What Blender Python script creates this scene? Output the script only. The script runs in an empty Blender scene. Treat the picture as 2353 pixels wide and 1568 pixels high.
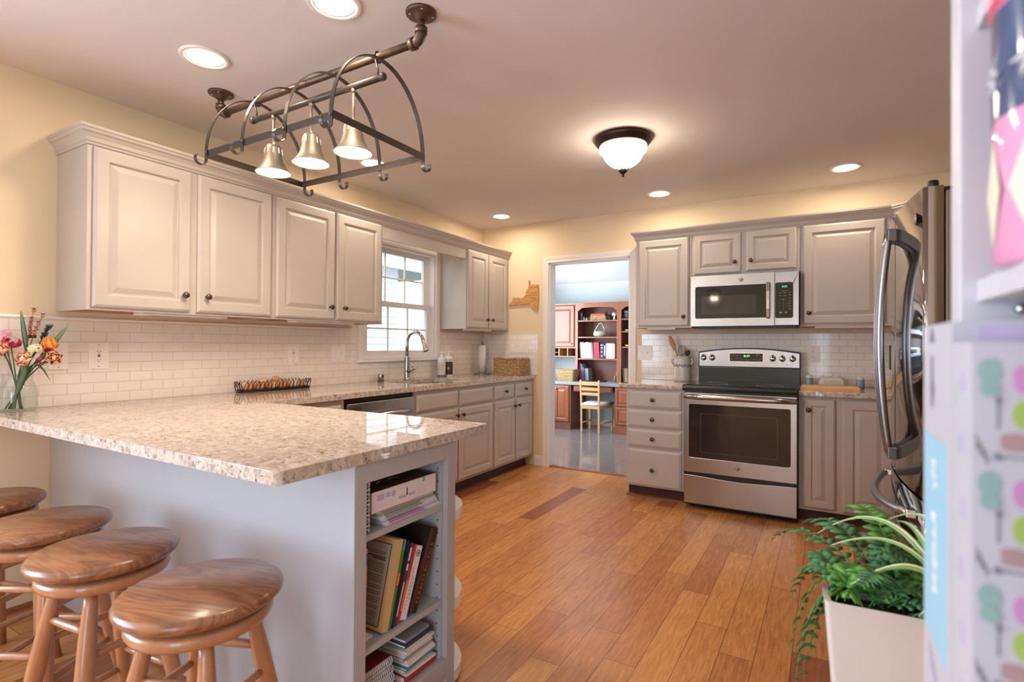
import bpy, bmesh, math, random
from mathutils import Vector, Matrix
from mathutils.geometry import tessellate_polygon
scene = bpy.context.scene
COL = scene.collection
random.seed(7)
PI = math.pi
V = Vector

# ------------------------------------------------------------------ camera, world, exposure
cd = bpy.data.cameras.new('camera')
cam = bpy.data.objects.new('camera', cd); COL.objects.link(cam)
FW = V((-0.50477, 0.86322, 0.0077)); RT = V((0.86325, 0.50474, 0.00565)); UP = V((-0.00099, -0.0095, 0.99995))
M = Matrix((RT, UP, -FW)).transposed().to_4x4()
M.translation = V((3.1578, -4.7772, 1.2183))
cam.matrix_world = M
cd.sensor_width = 36.0
cd.lens = 1213.6 / 2353 * 36
cd.clip_start = 0.02
cd.clip_end = 200
cd.dof.use_dof = True
cd.dof.focus_distance = 3.2
cd.dof.aperture_fstop = 4.0
scene.camera = cam
scene.view_settings.view_transform = 'Standard'
scene.view_settings.look = 'None'
scene.view_settings.gamma = 1.0
scene.view_settings.exposure = -0.1
scene.view_settings.use_curve_mapping = False
scene.cycles.max_bounces = 8
scene.cycles.diffuse_bounces = 5
scene.cycles.glossy_bounces = 4
scene.cycles.transmission_bounces = 6
scene.cycles.sample_clamp_indirect = 6.0
scene.cycles.caustics_reflective = False
scene.cycles.caustics_refractive = False
scene.cycles.use_denoising = True

world = bpy.data.worlds.new('daylight'); scene.world = world
world.use_nodes = True
wn = world.node_tree.nodes; wl = world.node_tree.links
bgn = wn['Background']
tc = wn.new('ShaderNodeTexCoord'); sx = wn.new('ShaderNodeSeparateXYZ'); rp = wn.new('ShaderNodeValToRGB')
wl.new(tc.outputs['Generated'], sx.inputs[0]); wl.new(sx.outputs['Z'], rp.inputs[0]); wl.new(rp.outputs[0], bgn.inputs[0])
rp.color_ramp.elements[0].color = (0.9, 0.95, 1.0, 1); rp.color_ramp.elements[1].color = (0.62, 0.8, 1.0, 1)
bgn.inputs[1].default_value = 3.4

DAY = (0.58, 0.77, 1.0)
def area(name, loc, rot, sx_, sy_, power, color):
    l = bpy.data.lights.new(name, 'AREA'); l.shape = 'RECTANGLE'; l.size = sx_; l.size_y = sy_
    l.energy = power; l.color = color
    o = bpy.data.objects.new(name, l); o.location = loc; o.rotation_euler = rot; COL.objects.link(o)
    return o
# daylight entering through the dining side windows (behind the camera) and the study window, plus an added rear fill
area('side_window_daylight', (-0.08, -6.2, 1.32), (0, -PI/2, 0), 1.55, 2.6, 185, DAY)
area('added_rear_fill', (3.68, -7.96, 1.15), (PI/2, 0, 0), 1.2, 1.9, 55, DAY)  # cool fill light added behind the camera to lift the back wall
area('study_window_daylight', (-0.70, 1.3, 1.4), (0, -PI/2, 0), 1.3, 1.5, 100, (0.80, 0.90, 1.0))
pt = area('sink_window_portal', (-0.15, -1.28, 1.59), (0, -PI/2, 0), 0.95, 0.92, 1, DAY); pt.data.cycles.is_portal = True

LAMP = (1.0, 0.72, 0.46)

# ------------------------------------------------------------------ materials
def S(r, g, b):
    f = lambda c: (c/255/12.92) if c/255 <= 0.04045 else ((c/255+0.055)/1.055)**2.4
    return (f(r), f(g), f(b), 1.0)
MATS = {}
def newmat(name):
    m = bpy.data.materials.new(name); m.use_nodes = True
    nt = m.node_tree; b = nt.nodes['Principled BSDF']
    MATS[name] = m
    return m, nt, b
def mat(name, col, rough=0.5, metal=0.0, var=0.06, scale=12.0, bump=0.0, bscale=60.0, coat=0.0, spec=0.5, stretch=None, trans=0.0):
    """plain coloured material with a little procedural colour variation and bump"""
    m, nt, b = newmat(name)
    N, L = nt.nodes, nt.links
    b.inputs['Roughness'].default_value = rough
    b.inputs['Metallic'].default_value = metal
    b.inputs['Coat Weight'].default_value = coat
    b.inputs['Specular IOR Level'].default_value = spec
    b.inputs['Transmission Weight'].default_value = trans
    t = N.new('ShaderNodeTexCoord'); mp = N.new('ShaderNodeMapping')
    L.new(t.outputs['Object'], mp.inputs[0])
    if stretch: mp.inputs['Scale'].default_value = stretch
    no = N.new('ShaderNodeTexNoise'); no.inputs['Scale'].default_value = scale; no.inputs['Detail'].default_value = 3
    L.new(mp.outputs[0], no.inputs['Vector'])
    cr = N.new('ShaderNodeValToRGB')
    c = col
    cr.color_ramp.elements[0].position = 0.3; cr.color_ramp.elements[1].position = 0.7
    cr.color_ramp.elements[0].color = (c[0]*(1-var), c[1]*(1-var), c[2]*(1-var), 1)
    cr.color_ramp.elements[1].color = (min(1, c[0]*(1+var)), min(1, c[1]*(1+var)), min(1, c[2]*(1+var)), 1)
    L.new(no.outputs[0], cr.inputs[0]); L.new(cr.outputs[0], b.inputs['Base Color'])
    if bump > 0:
        n2 = N.new('ShaderNodeTexNoise'); n2.inputs['Scale'].default_value = bscale; n2.inputs['Detail'].default_value = 2
        L.new(mp.outputs[0], n2.inputs['Vector'])
        bp = N.new('ShaderNodeBump'); bp.inputs['Strength'].default_value = bump; bp.inputs['Distance'].default_value = 0.01
        L.new(n2.outputs[0], bp.inputs['Height']); L.new(bp.outputs[0], b.inputs['Normal'])
    return m
def emit(name, col, strength):
    m, nt, b = newmat(name)
    b.inputs['Base Color'].default_value = col
    b.inputs['Emission Color'].default_value = col
    b.inputs['Emission Strength'].default_value = strength
    return m

cabinet_paint = mat('cabinet_paint', S(185, 177, 169), 0.38, var=0.015, scale=4, bump=0.02, bscale=90)
island_paint = mat('island_paint', S(174, 173, 176), 0.42, var=0.015, scale=4, bump=0.02, bscale=90)
wall_paint = mat('wall_paint', S(231, 212, 181), 0.7, var=0.012, scale=3, bump=0.03, bscale=180)
ceiling_paint = mat('ceiling_paint', S(225, 218, 215), 0.85, var=0.015, scale=1.5, bump=0.04, bscale=140)
trim_white = mat('trim_white', S(236, 230, 226), 0.35, var=0.01)
study_wall = mat('study_wall', S(206, 219, 222), 0.75, var=0.012, scale=3)
study_ceiling = mat('study_ceiling', S(232, 236, 240), 0.8, var=0.01)
plastic_white = mat('plastic_white', S(240, 234, 228), 0.3, var=0.01)
plastic_black = mat('plastic_black', S(22, 21, 21), 0.35, var=0.05)
gloss_black = mat('gloss_black', S(14, 13, 13), 0.06, var=0.02)
range_enamel = mat('range_enamel', S(30, 30, 31), 0.22, var=0.05)
knob_bronze = mat('knob_bronze', S(92, 78, 66), 0.32, 0.85, var=0.1, scale=40)
rack_iron = mat('rack_iron', S(84, 76, 70), 0.42, 0.75, var=0.08, scale=30)
pipe_iron = mat('pipe_iron', S(96, 76, 64), 0.42, 0.7, var=0.25, scale=35, bump=0.1, bscale=120)
lamp_nickel = mat('lamp_nickel', S(138, 126, 112), 0.5, 0.6, var=0.04)
fixture_bronze = mat('fixture_bronze', S(66, 52, 46), 0.35, 0.8, var=0.12, scale=30)
chrome = mat('chrome', S(215, 213, 210), 0.12, 1.0, var=0.02)
nickel = mat('nickel', S(178, 174, 168), 0.22, 1.0, var=0.03)
toe_wood = mat('toe_wood', S(70, 34, 26), 0.5, var=0.2, scale=20, stretch=(1, 1, 8))
shoe_wood = mat('shoe_wood', S(140, 84, 56), 0.45, var=0.15, scale=20)
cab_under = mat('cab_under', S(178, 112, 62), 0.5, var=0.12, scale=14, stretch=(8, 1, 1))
stool_leg_wood = mat('stool_leg_wood', S(172, 120, 84), 0.28, var=0.1, scale=9, stretch=(6, 6, 1), coat=0.3)
fridge_side = mat('fridge_side', S(134, 118, 104), 0.5, var=0.03)
glass_dark = mat('glass_dark', S(46, 38, 38), 0.08, var=0.06, scale=3)
micro_glass = mat('micro_glass', S(10, 10, 11), 0.04, var=0.02)
white_ceramic = mat('white_ceramic', S(236, 232, 222), 0.2, var=0.01)
egg_brown = mat('egg_brown', S(206, 148, 104), 0.5, var=0.08, scale=30)
egg_pale = mat('egg_pale', S(226, 190, 150), 0.5, var=0.06, scale=30)
egg_white = mat('egg_white', S(222, 214, 206), 0.5, var=0.04, scale=30)
wire_rust = mat('wire_rust', S(66, 42, 32), 0.5, 0.5, var=0.2, scale=60)
map_wood = mat('map_wood', S(204, 156, 98), 0.55, var=0.14, scale=30, stretch=(1, 1, 6))
map_burn = mat('map_burn', S(140, 84, 42), 0.7, var=0.1)
paper_white = mat('paper_white', S(238, 234, 230), 0.7, var=0.02)
paper_grey = mat('paper_grey', S(168, 164, 160), 0.7, var=0.04)
page_cream = mat('page_cream', S(222, 210, 190), 0.75, var=0.05, scale=60)
board_wood = mat('board_wood', S(206, 158, 106), 0.4, var=0.14, scale=10, stretch=(1, 10, 1))
spoon_wood = mat('spoon_wood', S(180, 130, 88), 0.55, var=0.1, scale=30)
light_wood = mat('light_wood', S(214, 170, 118), 0.4, var=0.1, scale=14, stretch=(6, 6, 1))
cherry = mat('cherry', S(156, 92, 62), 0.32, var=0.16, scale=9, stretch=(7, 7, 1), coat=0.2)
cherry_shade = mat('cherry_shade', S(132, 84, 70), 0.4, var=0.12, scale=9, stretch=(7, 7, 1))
desk_top = mat('desk_top', S(150, 154, 156), 0.25, var=0.06, scale=60)
soil = mat('soil', S(52, 40, 30), 0.9, var=0.3, scale=60, bump=0.5)
planter_white = mat('planter_white', S(212, 202, 197), 0.45, var=0.01)
shelf_white = mat('shelf_white', S(204, 202, 208), 0.4, var=0.01)
fern_green = mat('fern_green', S(88, 150, 62), 0.5, var=0.3, scale=40)
fern_dark = mat('fern_dark', S(66, 120, 70), 0.5, var=0.3, scale=40)
spider_green = mat('spider_green', S(140, 176, 96), 0.42, var=0.15, scale=30)
spider_cream = mat('spider_cream', S(226, 232, 188), 0.42, var=0.06, scale=30)
stem_green = mat('stem_green', S(66, 92, 52), 0.6, var=0.2, scale=40)
leaf_sage = mat('leaf_sage', S(112, 142, 104), 0.55, var=0.1, scale=30)
leaf_deep = mat('leaf_deep', S(74, 106, 76), 0.5, var=0.15, scale=30)
petal_peach = mat('petal_peach', S(244, 186, 146), 0.6, var=0.08, scale=50)
petal_cream = mat('petal_cream', S(246, 230, 196), 0.6, var=0.06, scale=50)
petal_orange = mat('petal_orange', S(240, 138, 44), 0.55, var=0.1, scale=40)
petal_magenta = mat('petal_magenta', S(196, 30, 84), 0.55, var=0.15, scale=40)
petal_pink = mat('petal_pink', S(240, 170, 196), 0.6, var=0.08, scale=40)
petal_purple = mat('petal_purple', S(150, 122, 196), 0.6, var=0.15, scale=60)
bud_amber = mat('bud_amber', S(190, 120, 44), 0.6, var=0.15, scale=60)
bud_dark = mat('bud_dark', S(70, 26, 30), 0.6, var=0.2, scale=60)
thistle = mat('thistle', S(20, 58, 54), 0.6, var=0.25, scale=60)
yellow_soft = mat('yellow_soft', S(240, 218, 120), 0.6, var=0.08)
led_green = emit('led_green', (0.25, 1.0, 0.12, 1), 1.6)
led_teal = emit('led_teal', (0.2, 0.85, 0.65, 1), 1.0)
led_lime = emit('led_lime', (0.6, 1.0, 0.2, 1), 1.5)
legend_grey = mat('legend_grey', S(150, 148, 146), 0.5, var=0.02)
can_lens = emit('can_lens', (1.0, 0.81, 0.61, 1), 165.0)
bulb_glow = emit('bulb_glow', (1.0, 0.81, 0.61, 1), 140.0)
dining_glow = emit('dining_glow', (1.0, 0.81, 0.61, 1), 80.0)
slot_glow = emit('slot_glow', (1.0, 0.82, 0.6, 1), 2.5)
dome_glow = emit('dome_glow', (1.0, 0.83, 0.64, 1), 30.0)

def glassmat(name, col=(1, 1, 1, 1), rough=0.0, ior=1.45, thin=False):
    m, nt, b = newmat(name)
    if thin:
        N, L = nt.nodes, nt.links
        tr = N.new('ShaderNodeBsdfTransparent'); gl = N.new('ShaderNodeBsdfGlossy'); mx = N.new('ShaderNodeMixShader'); lw = N.new('ShaderNodeLayerWeight'); p5 = N.new('ShaderNodeMath'); p5.operation = 'POWER'; p5.inputs[1].default_value = 4.0; fr = N.new('ShaderNodeMath'); fr.operation = 'MULTIPLY_ADD'; fr.inputs[1].default_value = 0.6; fr.inputs[2].default_value = 0.035; L.new(lw.outputs['Facing'], p5.inputs[0]); L.new(p5.outputs[0], fr.inputs[0])
        tr.inputs[0].default_value = col; gl.inputs['Roughness'].default_value = 0.02
        L.new(fr.outputs[0], mx.inputs[0]); L.new(tr.outputs[0], mx.inputs[1]); L.new(gl.outputs[0], mx.inputs[2])
        L.new(mx.outputs[0], N['Material Output'].inputs[0])
    else:
        b.inputs['Base Color'].default_value = col; b.inputs['Transmission Weight'].default_value = 1.0
        b.inputs['Roughness'].default_value = rough; b.inputs['IOR'].default_value = ior
    return m
pane_glass = glassmat('pane_glass', (0.97, 0.99, 1, 1), thin=True)
vase_glass = glassmat('vase_glass', (0.965, 0.985, 0.975, 1), thin=True)
bottle_green = mat('bottle_green', S(70, 120, 60), 0.15, var=0.1)
bottle_blue = mat('bottle_blue', S(150, 180, 196), 0.15, var=0.1)

def steel(name, col, rough, axis, bump=0.012):
    m, nt, b = newmat(name)
    N, L = nt.nodes, nt.links
    b.inputs['Metallic'].default_value = 1.0
    t = N.new('ShaderNodeTexCoord'); mp = N.new('ShaderNodeMapping')
    sc = [420.0, 420.0, 420.0]; sc['xyz'.index(axis)] = 2.0
    mp.inputs['Scale'].default_value = sc
    L.new(t.outputs['Object'], mp.inputs[0])
    no = N.new('ShaderNodeTexNoise'); no.inputs['Scale'].default_value = 1.0; no.inputs['Detail'].default_value = 2
    L.new(mp.outputs[0], no.inputs['Vector'])
    mr = N.new('ShaderNodeMapRange'); mr.inputs['To Min'].default_value = rough*0.96; mr.inputs['To Max'].default_value = rough*1.04
    L.new(no.outputs[0], mr.inputs[0]); L.new(mr.outputs[0], b.inputs['Roughness'])
    b.inputs['Base Color'].default_value = col
    return m
steel_x = steel('steel_x', S(176, 175, 176), 0.25, 'x')
steel_y = steel('steel_y', S(182, 180, 180), 0.24, 'y')
fridge_steel = steel('fridge_steel', S(172, 168, 166), 0.07, 'z', 0.008)
handle_steel = steel('handle_steel', S(160, 162, 168), 0.32, 'z')

def granite():
    m, nt, b = newmat('granite')
    N, L = nt.nodes, nt.links
    t = N.new('ShaderNodeTexCoord')
    mp = N.new('ShaderNodeMapping'); mp.inputs['Scale'].default_value = (1, 1.25, 1); mp.inputs['Rotation'].default_value = (0, 0, 0.5)
    L.new(t.outputs['Object'], mp.inputs[0])
    def noise(scale, det, rough=0.6, dist=0.0):
        n = N.new('ShaderNodeTexNoise'); n.inputs['Scale'].default_value = scale; n.inputs['Detail'].default_value = det
        n.inputs['Roughness'].default_value = rough; n.inputs['Distortion'].default_value = dist
        L.new(mp.outputs[0], n.inputs['Vector']); return n
    n1 = noise(42, 5, 0.64, 0.7); n2 = noise(85, 4, 0.65, 0.5); n3 = noise(7, 4, 0.55, 1.2)
    r1 = N.new('ShaderNodeValToRGB'); e = r1.color_ramp.elements
    e[0].position = 0.30; e[0].color = S(118, 106, 102); e[1].position = 0.64; e[1].color = S(216, 203, 192)
    x = e.new(0.44); x.color = S(186, 169, 157)
    L.new(n1.outputs[0], r1.inputs[0])
    r2 = N.new('ShaderNodeValToRGB'); e = r2.color_ramp.elements
    e[0].position = 0.335; e[0].color = (1, 1, 1, 1); e[1].position = 0.40; e[1].color = (0, 0, 0, 1)
    L.new(n2.outputs[0], r2.inputs[0])
    mx = N.new('ShaderNodeMixRGB'); mx.inputs[2].default_value = S(72, 62, 62)
    L.new(r2.outputs[0], mx.inputs[0]); L.new(r1.outputs[0], mx.inputs[1])
    r3 = N.new('ShaderNodeValToRGB'); e = r3.color_ramp.elements
    e[0].position = 0.56; e[0].color = (0, 0, 0, 1); e[1].position = 0.70; e[1].color = (0.55, 0.55, 0.55, 1)
    L.new(n3.outputs[0], r3.inputs[0])
    mx2 = N.new('ShaderNodeMixRGB'); mx2.inputs[2].default_value = S(186, 164, 142)
    L.new(r3.outputs[0], mx2.inputs[0]); L.new(mx.outputs[0], mx2.inputs[1])
    L.new(mx2.outputs[0], b.inputs['Base Color'])
    b.inputs['Roughness'].default_value = 0.02
    b.inputs['Specular IOR Level'].default_value = 0.6
    return m
granite_mat = granite()

def bamboo():
    m, nt, b = newmat('bamboo_floor')
    N, L = nt.nodes, nt.links
    t = N.new('ShaderNodeTexCoord'); s = N.new('ShaderNodeSeparateXYZ')
    L.new(t.outputs['Object'], s.inputs[0])
    def mth(op, a, bb=None):
        n = N.new('ShaderNodeMath'); n.operation = op
        for i, v in enumerate((a, bb)):
            if v is None: continue
            if isinstance(v, (int, float)): n.inputs[i].default_value = v
            else: L.new(v, n.inputs[i])
        return n.outputs[0]
    X = mth('ADD', s.outputs['X'], mth('MULTIPLY', s.outputs['Y'], -0.011))
    u = mth('DIVIDE', mth('ADD', X, 0.0505), 0.1255)
    row = mth('FLOOR', u); fu = mth('SUBTRACT', u, row)
    w1 = N.new('ShaderNodeTexWhiteNoise'); w1.noise_dimensions = '1D'; L.new(row, w1.inputs['W'])
    v = mth('ADD', mth('DIVIDE', s.outputs['Y'], 0.93), mth('MULTIPLY', w1.outputs[0], 7.0))
    pl = mth('FLOOR', v); fv = mth('SUBTRACT', v, pl)
    idv = N.new('ShaderNodeCombineXYZ'); L.new(row, idv.inputs[0]); L.new(pl, idv.inputs[1])
    w2 = N.new('ShaderNodeTexWhiteNoise'); w2.noise_dimensions = '3D'; L.new(idv.outputs[0], w2.inputs['Vector'])
    cr = N.new('ShaderNodeValToRGB'); e = cr.color_ramp.elements
    e[0].position = 0.0; e[0].color = S(150, 90, 62); e[1].position = 1.0; e[1].color = S(216, 158, 98)
    for p, c in ((0.06, S(156, 96, 66)), (0.11, S(186, 124, 80)), (0.35, S(188, 129, 79)), (0.6, S(200, 140, 85)), (0.8, S(208, 150, 92))):
        x = e.new(p); x.color = c
    L.new(w2.outputs['Value'], cr.inputs[0])
    # grain fibres along the plank, offset per plank
    off = N.new('ShaderNodeVectorMath'); off.operation = 'MULTIPLY_ADD'
    L.new(w2.outputs['Color'], off.inputs[0]); off.inputs[1].default_value = (9, 9, 9); L.new(t.outputs['Object'], off.inputs[2])
    mp = N.new('ShaderNodeMapping'); mp.inputs['Scale'].default_value = (34, 3.2, 1); L.new(off.outputs[0], mp.inputs[0])
    g = N.new('ShaderNodeTexNoise'); g.inputs['Scale'].default_value = 2.4; g.inputs['Detail'].default_value = 5; g.inputs['Roughness'].default_value = 0.66; g.inputs['Distortion'].default_value = 0.7
    L.new(mp.outputs[0], g.inputs['Vector'])
    gr = N.new('ShaderNodeValToRGB'); e = gr.color_ramp.elements
    e[0].position = 0.30; e[0].color = (0.60, 0.50, 0.42, 1); e[1].position = 0.66; e[1].color = (1.12, 1.10, 1.06, 1)
    L.new(g.outputs[0], gr.inputs[0])
    mx = N.new('ShaderNodeMixRGB'); mx.blend_type = 'MULTIPLY'; mx.inputs[0].default_value = 0.85
    L.new(cr.outputs[0], mx.inputs[1]); L.new(gr.outputs[0], mx.inputs[2])
    # seams
    eu = mth('MINIMUM', fu, mth('SUBTRACT', 1.0, fu)); ev = mth('MINIMUM', fv, mth('SUBTRACT', 1.0, fv))
    su = mth('LESS_THAN', eu, 0.012); sv = mth('LESS_THAN', ev, 0.0016)
    seam = mth('MAXIMUM', su, sv)
    mx2 = N.new('ShaderNodeMixRGB'); mx2.inputs[2].default_value = S(96, 56, 36)
    L.new(mth('MULTIPLY', seam, 0.75), mx2.inputs[0]); L.new(mx.outputs[0], mx2.inputs[1])
    L.new(mx2.outputs[0], b.inputs['Base Color'])
    bp = N.new('ShaderNodeBump'); bp.inputs['Strength'].default_value = 0.18; bp.inputs['Distance'].default_value = 0.003
    hh = mth('SUBTRACT', mth('MULTIPLY', g.outputs[0], 0.4), seam)
    L.new(hh, bp.inputs['Height']); L.new(bp.outputs[0], b.inputs['Normal'])
    b.inputs['Roughness'].default_value = 0.26
    b.inputs['Specular IOR Level'].default_value = 0.45
    return m
bamboo_mat = bamboo()

def tiles(name, ua, va, tw, th, grout, c_tile, c_grout, rough, bump, z0=0.0, offset=0.5, u0=0.0):
    m, nt, b = newmat(name)
    N, L = nt.nodes, nt.links
    t = N.new('ShaderNodeTexCoord'); s = N.new('ShaderNodeSeparateXYZ'); c = N.new('ShaderNodeCombineXYZ')
    L.new(t.outputs['Object'], s.inputs[0])
    a1 = N.new('ShaderNodeMath'); a1.operation = 'SUBTRACT'; a1.inputs[1].default_value = u0
    a2 = N.new('ShaderNodeMath'); a2.operation = 'SUBTRACT'; a2.inputs[1].default_value = z0
    L.new(s.outputs['XYZ'.index(ua)], a1.inputs[0]); L.new(s.outputs['XYZ'.index(va)], a2.inputs[0])
    L.new(a1.outputs[0], c.inputs[0]); L.new(a2.outputs[0], c.inputs[1])
    br = N.new('ShaderNodeTexBrick'); br.offset = offset; br.squash = 1.0
    br.inputs['Scale'].default_value = 1.0; br.inputs['Brick Width'].default_value = tw; br.inputs['Row Height'].default_value = th
    br.inputs['Mortar Size'].default_value = grout; br.inputs['Mortar Smooth'].default_value = 0.35; br.inputs['Bias'].default_value = 0
    br.inputs['Color1'].default_value = c_tile; br.inputs['Color2'].default_value = tuple(x*0.97 for x in c_tile[:3])+(1,)
    br.inputs['Mortar'].default_value = c_grout
    L.new(c.outputs[0], br.inputs['Vector']); L.new(br.outputs['Color'], b.inputs['Base Color'])
    bp = N.new('ShaderNodeBump'); bp.inputs['Strength'].default_value = bump; bp.inputs['Distance'].default_value = 0.004; bp.invert = True
    L.new(br.outputs['Fac'], bp.inputs['Height']); L.new(bp.outputs[0], b.inputs['Normal'])
    b.inputs['Roughness'].default_value = rough
    return m
tile_left = tiles('tile_left', 'Y', 'Z', 0.1075, 0.0513, 0.0022, S(238, 229, 220), S(219, 207, 195), 0.1, 0.5, 0.915)
tile_back = tiles('tile_back', 'X', 'Z', 0.1055, 0.0513, 0.0022, S(240, 233, 228), S(216, 205, 197), 0.1, 0.5, 0.915, u0=0.012)
study_tile = tiles('study_tile', 'X', 'Y', 0.45, 0.45, 0.004, S(132, 122, 120), S(112, 104, 102), 0.12, 0.15, offset=0.0)

def stool_seat_mat():
    m, nt, b = newmat('stool_seat_wood')
    N, L = nt.nodes, nt.links
    t = N.new('ShaderNodeTexCoord'); oi = N.new('ShaderNodeObjectInfo')
    ad = N.new('ShaderNodeVectorMath'); ad.operation = 'ADD'
    cb = N.new('ShaderNodeCombineXYZ'); ml = N.new('ShaderNodeMath'); ml.operation = 'MULTIPLY'; ml.inputs[1].default_value = 3.0
    L.new(oi.outputs['Random'], ml.inputs[0]); L.new(ml.outputs[0], cb.inputs[1]); L.new(ml.outputs[0], cb.inputs[2])
    L.new(t.outputs['Object'], ad.inputs[0]); L.new(cb.outputs[0], ad.inputs[1])
    mp = N.new('ShaderNodeMapping'); mp.inputs['Scale'].default_value = (1.3, 9, 6); L.new(ad.outputs[0], mp.inputs[0])
    w = N.new('ShaderNodeTexNoise'); w.inputs['Scale'].default_value = 1.4; w.inputs['Detail'].default_value = 4; w.inputs['Distortion'].default_value = 0.6
    L.new(mp.outputs[0], w.inputs['Vector'])
    rings = N.new('ShaderNodeMath'); rings.operation = 'MULTIPLY'; rings.inputs[1].default_value = 11.0; L.new(w.outputs[0], rings.inputs[0])
    fr = N.new('ShaderNodeMath'); fr.operation = 'PINGPONG'; fr.inputs[1].default_value = 0.5; L.new(rings.outputs[0], fr.inputs[0])
    cr = N.new('ShaderNodeValToRGB'); e = cr.color_ramp.elements
    e[0].position = 0.0; e[0].color = S(120, 76, 50); e[1].position = 0.5; e[1].color = S(160, 106, 70)
    L.new(fr.outputs[0], cr.inputs[0]); L.new(cr.outputs[0], b.inputs['Base Color'])
    b.inputs['Roughness'].default_value = 0.3; b.inputs['Coat Weight'].default_value = 0.25; b.inputs['Coat Roughness'].default_value = 0.15
    return m
seat_wood = stool_seat_mat()

def wicker(name, c1, c2, scale):
    m, nt, b = newmat(name)
    N, L = nt.nodes, nt.links
    t = N.new('ShaderNodeTexCoord')
    wv = N.new('ShaderNodeTexWave'); wv.bands_direction = 'Z'; wv.inputs['Scale'].default_value = scale; wv.inputs['Distortion'].default_value = 6.0; wv.inputs['Detail'].default_value = 3; wv.inputs['Detail Scale'].default_value = 3
    L.new(t.outputs['Object'], wv.inputs['Vector'])
    cr = N.new('ShaderNodeValToRGB'); e = cr.color_ramp.elements
    e[0].position = 0.15; e[0].color = c1; e[1].position = 0.75; e[1].color = c2
    L.new(wv.outputs[0], cr.inputs[0]); L.new(cr.outputs[0], b.inputs['Base Color'])
    bp = N.new('ShaderNodeBump'); bp.inputs['Strength'].default_value = 0.9; bp.inputs['Distance'].default_value = 0.006
    L.new(wv.outputs[0], bp.inputs['Height']); L.new(bp.outputs[0], b.inputs['Normal'])
    b.inputs['Roughness'].default_value = 0.75
    return m
seagrass = wicker('seagrass', S(122, 86, 52), S(214, 178, 130), 22)
split_oak = wicker('split_oak', S(150, 112, 68), S(216, 184, 134), 18)

def plainset(prefix, cols, rough=0.55):
    return {k: mat(prefix+k, S(*c), rough, var=0.04, scale=20) for k, c in cols.items()}
BK = plainset('book_', dict(white=(226, 222, 226), grey=(150, 150, 156), green=(64, 130, 60), black=(26, 24, 26), red=(186, 52, 62), navy=(52, 62, 92),
    cream=(226, 218, 196), tan=(206, 170, 120), brown=(78, 46, 40), darkbrown=(40, 24, 22), teal=(74, 132, 140), orange=(232, 128, 66), pink=(206, 40, 116), cyan=(70, 176, 206),
    lav=(184, 172, 206), slate=(104, 108, 120), olive=(126, 128, 96), sky=(150, 186, 216), gold=(206, 160, 70), maroon=(112, 30, 44), pale=(206, 206, 214), mint=(176, 200, 180), blue=(92, 102, 160)))
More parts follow.
